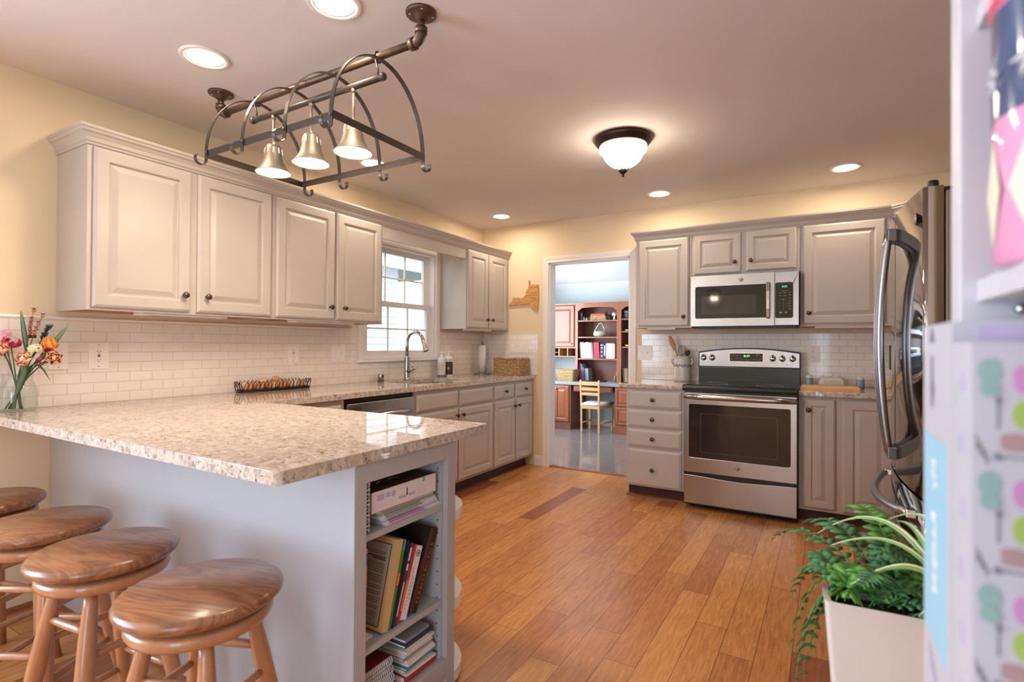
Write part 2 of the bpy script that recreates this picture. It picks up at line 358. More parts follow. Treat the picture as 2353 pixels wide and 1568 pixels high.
# ------------------------------------------------------------------ mesh helpers
ROOT = {}
class MB:
    def __init__(self): self.v = []; self.f = []; self.sm = []; self.mi = []; self.M = Matrix.Identity(4); self.cur = 0
    def add(self, vs, fs, smooth=False):
        o = len(self.v)
        self.v += [self.M @ V(p) for p in vs]
        self.f += [tuple(i+o for i in f) for f in fs]
        self.sm += [smooth]*len(fs); self.mi += [self.cur]*len(fs)
        return self
    def box(self, x0, x1, y0, y1, z0, z1):
        if x0 > x1: x0, x1 = x1, x0
        if y0 > y1: y0, y1 = y1, y0
        if z0 > z1: z0, z1 = z1, z0
        vs = [(x0,y0,z0),(x1,y0,z0),(x1,y1,z0),(x0,y1,z0),(x0,y0,z1),(x1,y0,z1),(x1,y1,z1),(x0,y1,z1)]
        return self.add(vs, [(0,3,2,1),(4,5,6,7),(0,1,5,4),(1,2,6,5),(2,3,7,6),(3,0,4,7)])
    def loft(self, loops, closed=True, cap0=True, cap1=True, smooth=False, wrap=False):
        n = len(loops[0]); vs = [p for l in loops for p in l]; fs = []
        m = len(loops); rng = range(n) if closed else range(n-1)
        for k in range(m if wrap else m-1):
            a = k*n; b_ = ((k+1) % m)*n
            for i in rng:
                j = (i+1) % n
                fs.append((a+i, a+j, b_+j, b_+i))
        self.add(vs, fs, smooth)
        o = len(self.v)-len(vs)
        if not wrap and closed:
            if cap0: self.f.append(tuple(o+i for i in reversed(range(n)))); self.sm.append(False); self.mi.append(self.cur)
            if cap1: self.f.append(tuple(o+(m-1)*n+i for i in range(n))); self.sm.append(False); self.mi.append(self.cur)
        return self
    def lathe(self, prof, c=(0,0,0), axis='z', n=24, cap=True, N=None, smooth=True):
        c = V(c)
        if N is None: N = {'x': V((1,0,0)), 'y': V((0,1,0)), 'z': V((0,0,1)), '-z': V((0,0,-1))}[axis]
        N = V(N).normalized()
        A = N.orthogonal().normalized() if abs(N.z) < 0.999 else V((1,0,0)); B = N.cross(A)
        loops = []
        for r, h in prof:
            r = max(r, 1e-5)
            loops.append([c + N*h + A*(r*math.cos(2*PI*i/n)) + B*(r*math.sin(2*PI*i/n)) for i in range(n)])
        return self.loft(loops, True, cap, cap, smooth)
    def tube(self, path, r, n=10, closed=False, cap=True, flat=None):
        """round (or flat=(w,t)) section swept along a path"""
        P = [V(p) for p in path]; m = len(P)
        rs = r if isinstance(r, (list, tuple)) else [r]*m
        T = []
        for i in range(m):
            if closed: t = P[(i+1) % m]-P[i-1]
            else: t = P[min(i+1, m-1)]-P[max(i-1, 0)]
            T.append(t.normalized() if t.length > 1e-9 else V((0,0,1)))
        ref = T[0].orthogonal().normalized()
        if abs(T[0].z) < 0.9: ref = (V((0,0,1)) - T[0]*T[0].z).normalized()
        loops = []
        for i in range(m):
            ref = ref - T[i]*ref.dot(T[i])
            ref = ref.normalized() if ref.length > 1e-6 else T[i].orthogonal().normalized()
            b_ = T[i].cross(ref)
            loops.append([P[i] + ref*(rs[i]*math.cos(2*PI*k/n)) + b_*(rs[i]*math.sin(2*PI*k/n)) for k in range(n)])
        return self.loft(loops, True, cap, cap, True, wrap=closed)
    def strap(self, path, width_dir, w, t, closed=False):
        """flat strap: rectangle w (along width_dir) by t swept along a path"""
        P = [V(p) for p in path]; m = len(P); W = V(width_dir).normalized(); loops = []
        for i in range(m):
            d = (P[(i+1) % m]-P[i-1]) if closed else (P[min(i+1, m-1)]-P[max(i-1, 0)])
            nn = d.normalized().cross(W).normalized()
            loops.append([P[i]+W*w/2+nn*t/2, P[i]+W*w/2-nn*t/2, P[i]-W*w/2-nn*t/2, P[i]-W*w/2+nn*t/2])
        return self.loft(loops, True, True, True, False, wrap=closed)
    def prism(self, poly, d0, d1, plane='xy', holes=()):
        def lift(p, d): return {'xy': (p[0], p[1], d), 'xz': (p[0], d, p[1]), 'yz': (d, p[0], p[1])}[plane]
        polys = [list(poly)]+[list(h) for h in holes]
        flat = [p for q in polys for p in q]; n = len(flat)
        tri = tessellate_polygon([[V((p[0], p[1], 0)) for p in q] for q in polys]) if (holes or len(poly) > 4) else None
        vs = [lift(p, d0) for p in flat]+[lift(p, d1) for p in flat]; fs = []
        if tri is None: fs += [tuple(range(n)), tuple(range(2*n-1, n-1, -1))]
        else:
            for t in tri: fs += [tuple(t), tuple(n+i for i in reversed(t))]
        o = 0
        for q in polys:
            k = len(q)
            for i in range(k): fs.append((o+i, o+(i+1) % k, n+o+(i+1) % k, n+o+i))
            o += k
        return self.add(vs, fs)
    def ellipsoid(self, c, rx, ry, rz, n=14, m=9, egg=0.0):
        loops = []
        for j in range(m+1):
            th = PI*j/m; z = -math.cos(th); k = max(math.sin(th), 1e-4)*(1-egg*z)
            loops.append([(c[0]+rx*k*math.cos(2*PI*i/n), c[1]+ry*k*math.sin(2*PI*i/n), c[2]+rz*z) for i in range(n)])
        return self.loft(loops, True, True, True, True)
    def blade(self, path, widths, side, thick=0.0012, fold=0.0):
        """leaf: tapering strip along path"""
        P = [V(p) for p in path]; W = V(side).normalized(); top = []; loops = []
        for i, p in enumerate(P):
            d = P[min(i+1, len(P)-1)]-P[max(i-1, 0)]
            nn = d.normalized().cross(W)
            nn = nn.normalized() if nn.length > 1e-6 else V((0,0,1))
            w = max(widths[i], 2e-4)
            loops.append([p-W*w+nn*fold*w, p+nn*thick/2, p+W*w+nn*fold*w, p-nn*thick/2])
        return self.loft(loops, True, True, True, True)
    def build(self, name, mats, parent=None, bevel=0.0, seg=2, loc=None, angle=35):
        me = bpy.data.meshes.new(name)
        if parent is not None: off = ROOT[parent]
        elif loc is not None: off = V(loc)
        else:
            lo = [min(p[i] for p in self.v) for i in range(3)]; hi = [max(p[i] for p in self.v) for i in range(3)]
            off = V(((lo[0]+hi[0])/2, (lo[1]+hi[1])/2, lo[2]))
        me.from_pydata([tuple(p-off) for p in self.v], [], self.f)
        me.polygons.foreach_set('use_smooth', self.sm)
        ms = mats if isinstance(mats, (list, tuple)) else [mats]
        for m_ in ms: me.materials.append(m_)
        if len(ms) > 1: me.polygons.foreach_set('material_index', self.mi)
        bm = bmesh.new(); bm.from_mesh(me); bmesh.ops.recalc_face_normals(bm, faces=bm.faces[:]); bm.to_mesh(me); bm.free()
        me.update()
        o = bpy.data.objects.new(name, me); COL.objects.link(o)
        if parent is not None: o.parent = parent
        else: o.location = off
        ROOT[o] = off
        if bevel > 0:
            b_ = o.modifiers.new('bevel', 'BEVEL'); b_.width = bevel; b_.segments = seg; b_.limit_method = 'ANGLE'; b_.angle_limit = math.radians(angle)
            b_.harden_normals = False
        return o
def tag(o, label=None, cat=None, group=None, kind=None):
    if label: o['label'] = label
    if cat: o['category'] = cat
    if group: o['group'] = group
    if kind: o['kind'] = kind
    return o
def thing(name, label, cat, loc=(0,0,0), group=None, origin=None):
    o = bpy.data.objects.new(name, None); COL.objects.link(o); o.empty_display_size = 0.05
    o.location = loc; ROOT[o] = V(loc) if origin is None else V(origin)
    return tag(o, label, cat, group)
def struct(o): o['kind'] = 'structure'; return o
def box(name, m, x0, x1, y0, y1, z0, z1, parent=None, bevel=0.0, seg=2): return MB().box(x0, x1, y0, y1, z0, z1).build(name, m, parent, bevel, seg)
def copy_thing(root, loc, rotz=None, label=None, rot=None):
    def rec(o, par):
        c = o.copy(); COL.objects.link(c)
        if par is not None: c.parent = par
        ROOT[c] = ROOT.get(o, V())
        for ch in [x for x in bpy.data.objects if x.parent == o]: rec(ch, c)
        return c
    kids = rec(root, None)
    kids.location = loc
    if rotz is not None: kids.rotation_euler = (0, 0, rotz)
    if rot is not None: kids.rotation_euler = rot
    if label: kids['label'] = label
    return kids
def lettering(body, size, pos, right, up, m, name, parent, depth=0.0006, align='CENTER', spacing=1.0):
    cu = bpy.data.curves.new(name, 'FONT'); cu.body = body; cu.size = size; cu.align_x = align; cu.align_y = 'CENTER'; cu.extrude = depth/2; cu.space_character = spacing; cu.resolution_u = 2
    t = bpy.data.objects.new('t', cu); COL.objects.link(t)
    dg = bpy.context.evaluated_depsgraph_get(); dg.update()
    me = bpy.data.meshes.new_from_object(t.evaluated_get(dg))
    bpy.data.objects.remove(t)
    R = V(right).normalized(); U = V(up).normalized(); N = R.cross(U)
    X = Matrix((R, U, N)).transposed().to_4x4(); X.translation = V(pos) - ROOT[parent]
    me.transform(X); me.materials.clear(); me.materials.append(m)
    o = bpy.data.objects.new(name, me); COL.objects.link(o); o.parent = parent; ROOT[o] = ROOT[parent]
    return o
def rrect(x0, x1, y0, y1, r, n=5):
    pts = []
    for cx, cy, a in ((x1-r, y1-r, 0), (x0+r, y1-r, PI/2), (x0+r, y0+r, PI), (x1-r, y0+r, 1.5*PI)):
        for i in range(n+1): pts.append((cx+r*math.cos(a+i*PI/2/n), cy+r*math.sin(a+i*PI/2/n)))
    return pts
def miter_sweep(mb, path, prof, side=1, z0=0.0, closed=False):
    """sweep profile [(out, z)] along a flat path, offsetting to one side with mitred corners"""
    P = [V((p[0], p[1])) for p in path]; n = len(P); loops = []
    for i in range(n):
        d0 = (P[i]-P[i-1]).normalized() if i > 0 else (P[1]-P[0]).normalized()
        d1 = (P[i+1]-P[i]).normalized() if i < n-1 else d0
        n0 = V((d0.y, -d0.x))*side; n1 = V((d1.y, -d1.x))*side
        b_ = (n0+n1); b_ = b_/max(b_.dot(n0), 1e-6) if b_.length > 1e-6 else n0
        loops.append([(P[i].x+b_.x*o, P[i].y+b_.y*o, z0+z) for o, z in prof])
    return mb.loft(loops, True, True, True, False)
RAISED = lambda s, t=0.019: [(0, 0), (0, t-0.008), (0.004, t-0.005), (0.008, t-0.002), (0.012, t), (s-0.004, t), (s, t-0.002), (s+0.003, t-0.009), (s+0.010, t-0.009), (s+0.034, t-0.001), (s+0.037, t-0.001)]
SLAB = lambda t=0.019: [(0, 0), (0, t-0.009), (0.004, t-0.0065), (0.016, t-0.001), (0.020, t)]
def panel(mb, O, U, W, N, w, h, prof):
    O, U, W, N = V(O), V(U), V(W), V(N); loops = []
    for ins, ht in prof:
        ins = min(ins, min(w, h)/2-0.002)
        loops.append([O+U*ins+W*ins+N*ht, O+U*(w-ins)+W*ins+N*ht, O+U*(w-ins)+W*(h-ins)+N*ht, O+U*ins+W*(h-ins)+N*ht])
    return mb.loft(loops, True, True, True, False)
def knob(parent, pos, N, m=None, s=1.0, name='knob'):
    pr = [(0.0075, 0), (0.006, 0.004), (0.0055, 0.011), (0.010, 0.015), (0.0155, 0.020), (0.0165, 0.024), (0.0145, 0.029), (0.008, 0.0325), (0, 0.0335)]
    return MB().lathe([(r*s, h*s) for r, h in pr], pos, N=N, n=16).build(name, m or knob_bronze, parent)

# ------------------------------------------------------------------ room shell
H = 2.464
struct(MB().prism([(0,-8),(4.4,-8),(4.4,0),(0,0)], -0.1, 0.0).build('floor', bamboo_mat, loc=(0,0,0)))
struct(MB().prism([(-0.15,-8.15),(4.55,-8.15),(4.55,0.06),(-0.15,0.06)], H, H+0.1).build('ceiling', ceiling_paint, loc=(0,0,0)))
# left wall with sink window opening and a dining window behind the camera
WY0, WY1, WZ0, WZ1 = -1.735, -0.825, 1.115, 2.062
struct(MB().prism([(-8.15,-0.1),(0.12,-0.1),(0.12,H),(-8.15,H)], -0.15, 0.0, 'yz', holes=[[(WY0,WZ0),(WY1,WZ0),(WY1,WZ1),(WY0,WZ1)], [(-7.55,0.5),(-4.85,0.5),(-4.85,2.15),(-7.55,2.15)]]).build('wall_left', wall_paint, loc=(0,0,0)))
DX0, DX1, DZ = 0.794, 1.629, 2.045
struct(MB().prism([(0.0,-0.1),(DX0,-0.1),(DX0,DZ),(DX1,DZ),(DX1,-0.1),(4.4,-0.1),(4.4,H),(0,H)], 0.0, 0.12, 'xz').build('wall_back', wall_paint, loc=(0,0,0)))
struct(MB().prism([(4.4,-8.15),(4.55,-8.15),(4.55,0.12),(4.4,0.12)], -0.1, H).build('wall_right', wall_paint, loc=(0,0,0)))
struct(box('wall_stub', wall_paint, 3.59, 4.4, -5.6, -3.25, 0, H))
struct(MB().prism([(0,-0.1),(4.4,-0.1),(4.4,H),(0,H)], -8.15, -8.0, 'xz', holes=[[(3.05,0.1),(4.3,0.1),(4.3,2.12),(3.05,2.12)]]).build('wall_rear', wall_paint, loc=(0,0,0)))

# baseboards and shoe strips
def bb(name, pts, side, m=trim_white): return struct(miter_sweep(MB(), pts, [(0,0),(0.014,0),(0.014,0.075),(0.009,0.095),(0,0.10)], side).build(name, m, loc=(0,0,0)))
bb('baseboard_back', [(0.64,0),(0.735,0)], 1)
bb('baseboard_left', [(0,-7.9),(0,-3.99)], 1, trim_white)
struct(miter_sweep(MB(), [(0,-3.99),(0,-3.72)], [(0,0),(0.018,0),(0.016,0.012),(0.004,0.02),(0,0.02)], 1).build('trim_1', shoe_wood, loc=(0,0,0)))

# doorway casing and jamb
CW = 0.064
def casing_prof(): return [(0,0),(0,0.012),(0.006,0.016),(0.02,0.013),(0.045,0.017),(0.058,0.017),(CW,0.012),(CW,0)]
def casing(mb, pts, plane_y, out):
    P = [V(p) for p in pts]; n = len(P); loops = []
    for i in range(n):
        d0 = (P[i]-P[i-1]).normalized() if i > 0 else (P[1]-P[0]).normalized(); d1 = (P[i+1]-P[i]).normalized() if i < n-1 else d0
        n0 = V((-d0.y, d0.x)); n1 = V((-d1.y, d1.x)); b_ = (n0+n1); b_ = b_/b_.dot(n0)
        loops.append([(P[i].x+b_.x*o, plane_y+out*t, P[i].y+b_.y*o) for o, t in casing_prof()])
    return mb.loft(loops, True, True, True, False)
cas = MB(); casing(cas, [(DX0,0),(DX0,DZ),(DX1,DZ),(DX1,0)], 0.0, -1)
struct(cas.build('door_1', trim_white, loc=(0,0,0)))
j = MB(); j.box(DX0,DX0+0.012,-0.002,0.122,0,DZ).box(DX1-0.012,DX1,-0.002,0.122,0,DZ).box(DX0,DX1,-0.002,0.122,DZ-0.012,DZ)
struct(j.build('trim_2', trim_white, loc=(0,0,0)))
struct(MB().prism([(-0.004,0),(0.05,0),(0.05,0.006),(0.03,0.012),(0.008,0.012),(-0.004,0.004)], DX0+0.012, DX1-0.012, 'yz').build('trim_3', shoe_wood, loc=(0,0,0)))

# backsplash tile
def slab_x(name, m, y0, y1, z0, z1, holes=()):
    return struct(MB().prism([(y0,z0),(y1,z0),(y1,z1),(y0,z1)], 0.0, 0.008, 'yz', holes=holes).build(name, m, loc=(0,0,0), bevel=0.002))
struct(MB().prism([(-4.02,0.915),(-0.0,0.915),(0,1.332),(-0.765,1.332),(-0.765,1.078),(-1.805,1.078),(-1.805,1.332),(-4.02,1.332)], 0.0, 0.008, 'yz').build('wall_tile_left', tile_left, loc=(0,0,0)))
struct(MB().prism([(0.008,0.915),(0.672,0.915),(0.672,1.332),(0.008,1.332)], -0.008, 0.0, 'xz').build('wall_tile_back', tile_back, loc=(0,0,0), bevel=0.002))
struct(MB().prism([(1.744,0.915),(4.3,0.915),(4.3,1.326),(1.744,1.326)], -0.008, 0.0, 'xz').build('wall_tile_range', tile_back, loc=(0,0,0), bevel=0.002))
for nm, pts in (('trim_4', [(0.008,-4.02),(0.008,-1.805)]), ('trim_5', [(0.008,-0.765),(0.008,-0.008)])):
    struct(miter_sweep(MB(), pts, [(-0.008,0),(0.004,0),(0.006,0.006),(0.003,0.012),(-0.008,0.013)], 1, 1.331).build(nm, white_ceramic, loc=(0,0,0)))

# ------------------------------------------------------------------ sink window
w = thing('window_1', None, None, (0, -1.28, 1.09)); w['kind'] = 'structure'
def ring(mb, x0, x1, y0, y1, z0, z1, s, t=None, b_=None):
    t = s if t is None else t; b_ = s if b_ is None else b_
    mb.box(x0, x1, y0, y0+s, z0, z1).box(x0, x1, y1-s, y1, z0, z1).box(x0, x1, y0+s, y1-s, z1-t, z1).box(x0, x1, y0+s, y1-s, z0, z0+b_)
    return mb
mb = MB()
for y0, y1 in ((WY0-0.068, WY0+0.004), (WY1-0.004, WY1+0.06)): mb.box(0, 0.016, y0, y1, 1.09, 2.125); mb.box(0.016, 0.021, y0+0.008, y1-0.02 if y1 < -1.5 else y1-0.008, 1.09, 2.115)
mb.box(0, 0.016, WY0, WY1, WZ1-0.004, 2.125); mb.box(0.016, 0.021, WY0, WY1, WZ1+0.006, 2.115)
mb.build('window_casing', trim_white, w, 0.002)
MB().prism([(0.0,1.073),(0.032,1.073),(0.036,1.08),(0.032,1.092),(-0.1,1.098),(-0.1,1.075)], -1.812, -0.757, 'xz').build('window_sill', trim_white, w)
mb = MB(); ring(mb, -0.14, 0.0, WY0, WY1, WZ0, WZ1, 0.02, 0.02, 0.0); mb.box(-0.14, 0.004, WY0+0.002, WY1-0.002, WZ0-0.018, WZ0+0.007)
ring(mb, -0.075, -0.07, WY0+0.02, WY1-0.02, WZ0, WZ1-0.02, 0.012)
mb.build('window_frame', trim_white, w, 0.0015)
def sash(name, x, y0, y1, z0, z1, s, t, b_, rows, cols):
    f = ring(MB(), x-0.03, x, y0, y1, z0, z1, s, t, b_)
    gy0, gy1, gz0, gz1 = y0+s, y1-s, z0+b_, z1-t
    for c in range(1, cols): yy = gy0+(gy1-gy0)*c/cols; f.box(x-0.022, x-0.008, yy-0.0065, yy+0.0065, gz0, gz1)
    for r in range(1, rows): zz = gz0+(gz1-gz0)*r/rows; f.box(x-0.022, x-0.008, gy0, gy1, zz-0.0065, zz+0.0065)
    o = f.build(name, trim_white, w, 0.0015)
    MB().box(x-0.017, x-0.013, gy0, gy1, gz0, gz1).build('pane', pane_glass, o)
    return o
sash('lower_sash', -0.035, WY0+0.03, WY1-0.035, 1.12, 1.585, 0.048, 0.045, 0.045, 2, 3)
sash('upper_sash', -0.072, WY0+0.03, WY1-0.035, 1.545, 2.045, 0.048, 0.04, 0.045, 2, 3)
# dining window behind the camera; the rear one is added for cool fill
def far_window(name, plane, a0, a1, z0, z1, d0, d1, n):
    mb = MB()
    def b(a, b_, za, zb):
        if plane == 'x': mb.box(d0, d1, a, b_, za, zb)
        else: mb.box(a, b_, d0, d1, za, zb)
    b(a0, a0+0.06, z0, z1); b(a1-0.06, a1, z0, z1); b(a0, a1, z0, z0+0.06); b(a0, a1, z1-0.06, z1)
    for i in range(1, n): x = a0+(a1-a0)*i/n; b(x-0.03, x+0.03, z0, z1)
    return struct(mb.build(name, trim_white, loc=(0,0,0)))
far_window('window_2', 'x', -7.55, -4.85, 0.5, 2.15, -0.05, 0.01, 3)
far_window('added_fill_window', 'y', 3.05, 4.3, 0.1, 2.12, -8.05, -7.97, 2)  # unseen opening added to frame the rear fill light

# ------------------------------------------------------------------ outside the sink window
sid = mat('siding_white', S(228, 230, 232), 0.6, var=0.01)
mb = MB()
for i in range(26):
    z = -0.2+i*0.13
    mb.add([(-4.0,0.2,z),(-4.0,3.0,z),(-3.965,0.2,z),(-3.965,3.0,z),(-4.0,0.2,z+0.13),(-4.0,3.0,z+0.13)], [(2,3,5,4),(0,1,3,2)])
    mb.add([(-4.0,0.2,z),(-8.0,0.2,z),(-4.0,0.18,z),(-8.0,0.18,z),(-4.0,0.2,z+0.13),(-8.0,0.2,z+0.13)], [(2,4,5,3),(0,2,3,1)])
hs = tag(mb.build('neighbouring_wing', sid), 'white lap sided house wing seen outside through the sink window', 'house')
rf = mat('roof_grey', S(176, 176, 178), 0.8, var=0.1, scale=20)
MB().add([(-3.6,-0.3,2.75),(-9,-0.3,2.75),(-9,5,2.75),(-3.6,5,2.75),(-6.3,2.3,4.4)], [(0,1,4),(1,2,4),(2,3,4),(3,0,4),(0,3,2,1)]).build('roof', rf, hs)
MB().box(-3.62,-3.56,-0.34,5,2.62,2.78).box(-9,-3.56,-0.34,-0.28,2.62,2.78).build('fascia', sid, hs)
MB().box(-3.99,-3.90,0.7,1.7,0.0,2.05).build('window', trim_white, hs)
grass = mat('lawn', S(150, 155, 138), 0.9, var=0.2, scale=8)
struct(MB().prism([(-40,-40),(-0.15,-40),(-0.15,40),(-40,40)], -0.4, -0.3).build('ground', grass, loc=(0,0,0)))
# ------------------------------------------------------------------ upper cabinets
def door_x(parent, x, y0, y1, z0, z1, kn=None, stile=0.06):      # door facing +X
    d = panel(MB(), (x, y0, z0), (0,1,0), (0,0,1), (1,0,0), y1-y0, z1-z0, RAISED(stile)).build('door', cabinet_paint, parent)
    if kn: knob(d, (x+0.019, kn[0], kn[1]), (1,0,0))
    return d
def door_y(parent, y, x0, x1, z0, z1, kn=None, stile=0.06, name='door'):      # door facing -Y
    d = panel(MB(), (x0, y, z0), (1,0,0), (0,0,1), (0,-1,0), x1-x0, z1-z0, RAISED(stile)).build(name, cabinet_paint, parent)
    if kn: knob(d, (kn[0], y-0.019, kn[1]), (0,-1,0))
    return d
def drawer_x(parent, x, y0, y1, z0, z1, kn=None, name='drawer'):
    d = panel(MB(), (x, y0, z0), (0,1,0), (0,0,1), (1,0,0), y1-y0, z1-z0, SLAB()).build(name, cabinet_paint, parent)
    if kn: knob(d, (x+0.019, kn[0], kn[1]), (1,0,0))
    return d
def drawer_y(parent, y, x0, x1, z0, z1, kn=None):
    d = panel(MB(), (x0, y, z0), (1,0,0), (0,0,1), (0,-1,0), x1-x0, z1-z0, SLAB()).build('drawer', cabinet_paint, parent)
    if kn: knob(d, (kn[0], y-0.019, kn[1]), (0,-1,0))
    return d
ZB, ZT = 1.368, 2.14
GU = 'painted upper wall cabinets'
def upper_left(name, label, y0, y1, doors):
    c = thing(name, label, 'cabinet', (0.155, (y0+y1)/2, ZB), GU)
    mb = MB().box(0.002, 0.297, y0, y0+0.016, ZB, ZT).box(0.002, 0.297, y1-0.016, y1, ZB, ZT).box(0.002, 0.297, y0+0.016, y1-0.016, ZT-0.016, ZT).box(0.002, 0.012, y0+0.016, y1-0.016, ZB, ZT-0.016)
    mb.box(0.297, 0.315, y0, y1, ZB, ZT)
    mb.build('body', cabinet_paint, c)
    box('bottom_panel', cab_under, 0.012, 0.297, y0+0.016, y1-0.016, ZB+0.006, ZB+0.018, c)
    for d0, d1, ky in doors: door_x(c, 0.315, d0, d1, 1.381, 2.108, (ky, 1.465))
    return c
upper_left('wall_cabinet', 'two door greige upper cabinet at the left end, above the flower jar', -3.70, -2.776, [(-3.680,-3.252,-3.288), (-3.218,-2.787,-3.172)])
upper_left('wall_cabinet', 'two door greige upper cabinet directly left of the sink window', -2.774, -1.853, [(-2.752,-2.312,-2.352), (-2.293,-1.872,-2.236)])
upper_left('wall_cabinet', 'narrow two door greige upper cabinet in the corner right of the sink window', -0.765, -0.001, [(-0.757,-0.404,-0.44), (-0.389,-0.036,-0.352)])
v = box('valance_board', cabinet_paint, 0.293, 0.315, -1.852, -0.766, 2.016, 2.14)
tag(v, 'greige valance board spanning above the sink window between two upper cabinets', 'valance')
CP = [(0,0),(0.006,0.0),(0.008,0.010),(0.013,0.014),(0.016,0.030),(0.026,0.046),(0.034,0.052),(0.037,0.062),(0.042,0.066),(0.044,0.078),(0,0.078)]
struct(miter_sweep(MB(), [(0.0,-3.70),(0.315,-3.70),(0.315,0.0)], CP, 1, 2.114).build('trim_6', cabinet_paint, loc=(0,0,0)))
YU = -0.315
def upper_back(name, label, x0, x1, z0, doors):
    c = thing(name, label, 'cabinet', ((x0+x1)/2, -0.155, z0), GU)
    mb = MB().box(x0, x0+0.016, -0.297, -0.002, z0, ZT).box(x1-0.016, x1, -0.297, -0.002, z0, ZT).box(x0+0.016, x1-0.016, -0.297, -0.002, ZT-0.016, ZT).box(x0+0.016, x1-0.016, -0.012, -0.002, z0, ZT-0.016)
    mb.box(x0, x1, -0.315, -0.297, z0, ZT)
    mb.build('body', cabinet_paint, c)
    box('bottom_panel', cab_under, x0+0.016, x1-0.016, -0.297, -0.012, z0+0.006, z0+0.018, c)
    for d0, d1, za, kx, kz in doors: door_y(c, YU, d0, d1, za, 2.112, (kx, kz), 0.05 if za > 1.5 else 0.06)
    return c
upper_back('wall_cabinet', 'single door greige upper cabinet just right of the doorway, above the utensil crock', 1.786, 2.246, ZB, [(1.809,2.227,1.383,2.187,1.460)])
upper_back('wall_cabinet', 'short two door greige cabinet directly above the microwave', 2.248, 3.024, 1.778, [(2.268,2.617,1.795,2.577,1.878), (2.657,3.001,1.802,2.693,1.882)])
upper_back('wall_cabinet', 'wide single door greige upper cabinet between microwave and refrigerator', 3.026, 3.588, ZB, [(3.042,3.545,1.385,3.083,1.466)])
# diagonal corner cabinet behind the refrigerator
c = thing('corner_cabinet', 'angled corner upper cabinet mostly hidden behind the refrigerator top', 'cabinet', (3.9, -0.3, ZB), GU)
MB().prism([(3.592,-0.003),(3.592,-0.315),(3.98,-0.70),(4.39,-0.70),(4.39,-0.003)], ZB, ZT, 'xy').build('body', cabinet_paint, c)
q = V((1,-1,0)).normalized()
d = panel(MB(), V((3.592,-0.315,1.385))+q*0.045+V((-1,-1,0)).normalized()*0.0, q, (0,0,1), V((-1,-1,0)).normalized(), 0.44, 0.727, RAISED(0.06)).build('door', cabinet_paint, c)
struct(miter_sweep(MB(), [(1.786,0.0),(1.786,-0.315),(3.592,-0.315),(3.98,-0.70),(4.39,-0.70)], CP, 1, 2.114).build('trim_7', cabinet_paint, loc=(0,0,0)))

# slim lights fixed under the uppers
def under_light(label, x0, x1, y0, y1):
    l = thing('under_cabinet_light', label, 'light fixture', ((x0+x1)/2, (y0+y1)/2, ZB-0.014), 'slim under cabinet lights')
    box('housing', plastic_white, x0, x1, y0, y1, ZB-0.012, ZB+0.006, l, 0.003)
    dx, dy = (x1-x0)*0.12, (y1-y0)*0.12
    box('lens', paper_grey, x0+dx, x1-dx, y0+dy, y1-dy, ZB-0.015, ZB-0.0115, l)
under_light('white strip light under the cabinet above the flower jar', 0.20, 0.29, -3.46, -3.03)
under_light('white strip light under the cabinet left of the sink window', 0.20, 0.29, -2.58, -2.10)
under_light('white strip light under the corner cabinet right of the sink', 0.20, 0.29, -0.66, -0.28)
under_light('white strip light under the cabinet above the utensil crock', 1.87, 2.11, -0.29, -0.20)
under_light('white strip light under the cabinet above the butter dish', 3.12, 3.48, -0.29, -0.20)

# ------------------------------------------------------------------ base cabinets, left wall
ZC = 0.88
GB = 'painted base cabinets'
def base_left(name, label, y0, y1):
    c = thing(name, label, 'cabinet', (0.3, (y0+y1)/2, 0), GB)
    MB().box(0.004, 0.592, y0, y0+0.016, 0.1, ZC).box(0.004, 0.592, y1-0.016, y1, 0.1, ZC).box(0.004, 0.592, y0+0.016, y1-0.016, 0.1, 0.116).box(0.004, 0.014, y0+0.016, y1-0.016, 0.116, ZC).box(0.592, 0.615, y0, y1, 0.1, ZC).build('body', cabinet_paint, c)
    box('toe_kick', toe_wood, 0.50, 0.535, y0, y1, 0, 0.1, c)
    return c
XF = 0.615
c = base_left('base_cabinet', 'blind corner base cabinet between dishwasher and peninsula', -3.04, -2.482)
drawer_x(c, XF, -2.98, -2.51, 0.722, 0.846); door_x(c, XF, -2.98, -2.51, 0.118, 0.70)
c = base_left('base_cabinet', 'wide two door sink base cabinet with false drawer fronts', -1.835, -0.767)
drawer_x(c, XF, -1.814, -1.308, 0.722, 0.846, name='false_front'); drawer_x(c, XF, -1.283, -0.780, 0.722, 0.846, name='false_front')
door_x(c, XF, -1.812, -1.308, 0.117, 0.702, (-1.338, 0.652)); door_x(c, XF, -1.290, -0.783, 0.117, 0.702, (-1.262, 0.652))
c = base_left('base_cabinet', 'two drawer two door base cabinet ending at the doorway wall', -0.765, -0.012)
drawer_x(c, XF, -0.752, -0.402, 0.722, 0.846, (-0.577, 0.790)); drawer_x(c, XF, -0.378, -0.034, 0.722, 0.846, (-0.206, 0.790))
door_x(c, XF, -0.750, -0.384, 0.115, 0.702, (-0.418, 0.64)); door_x(c, XF, -0.366, -0.034, 0.115, 0.702, (-0.335, 0.64))

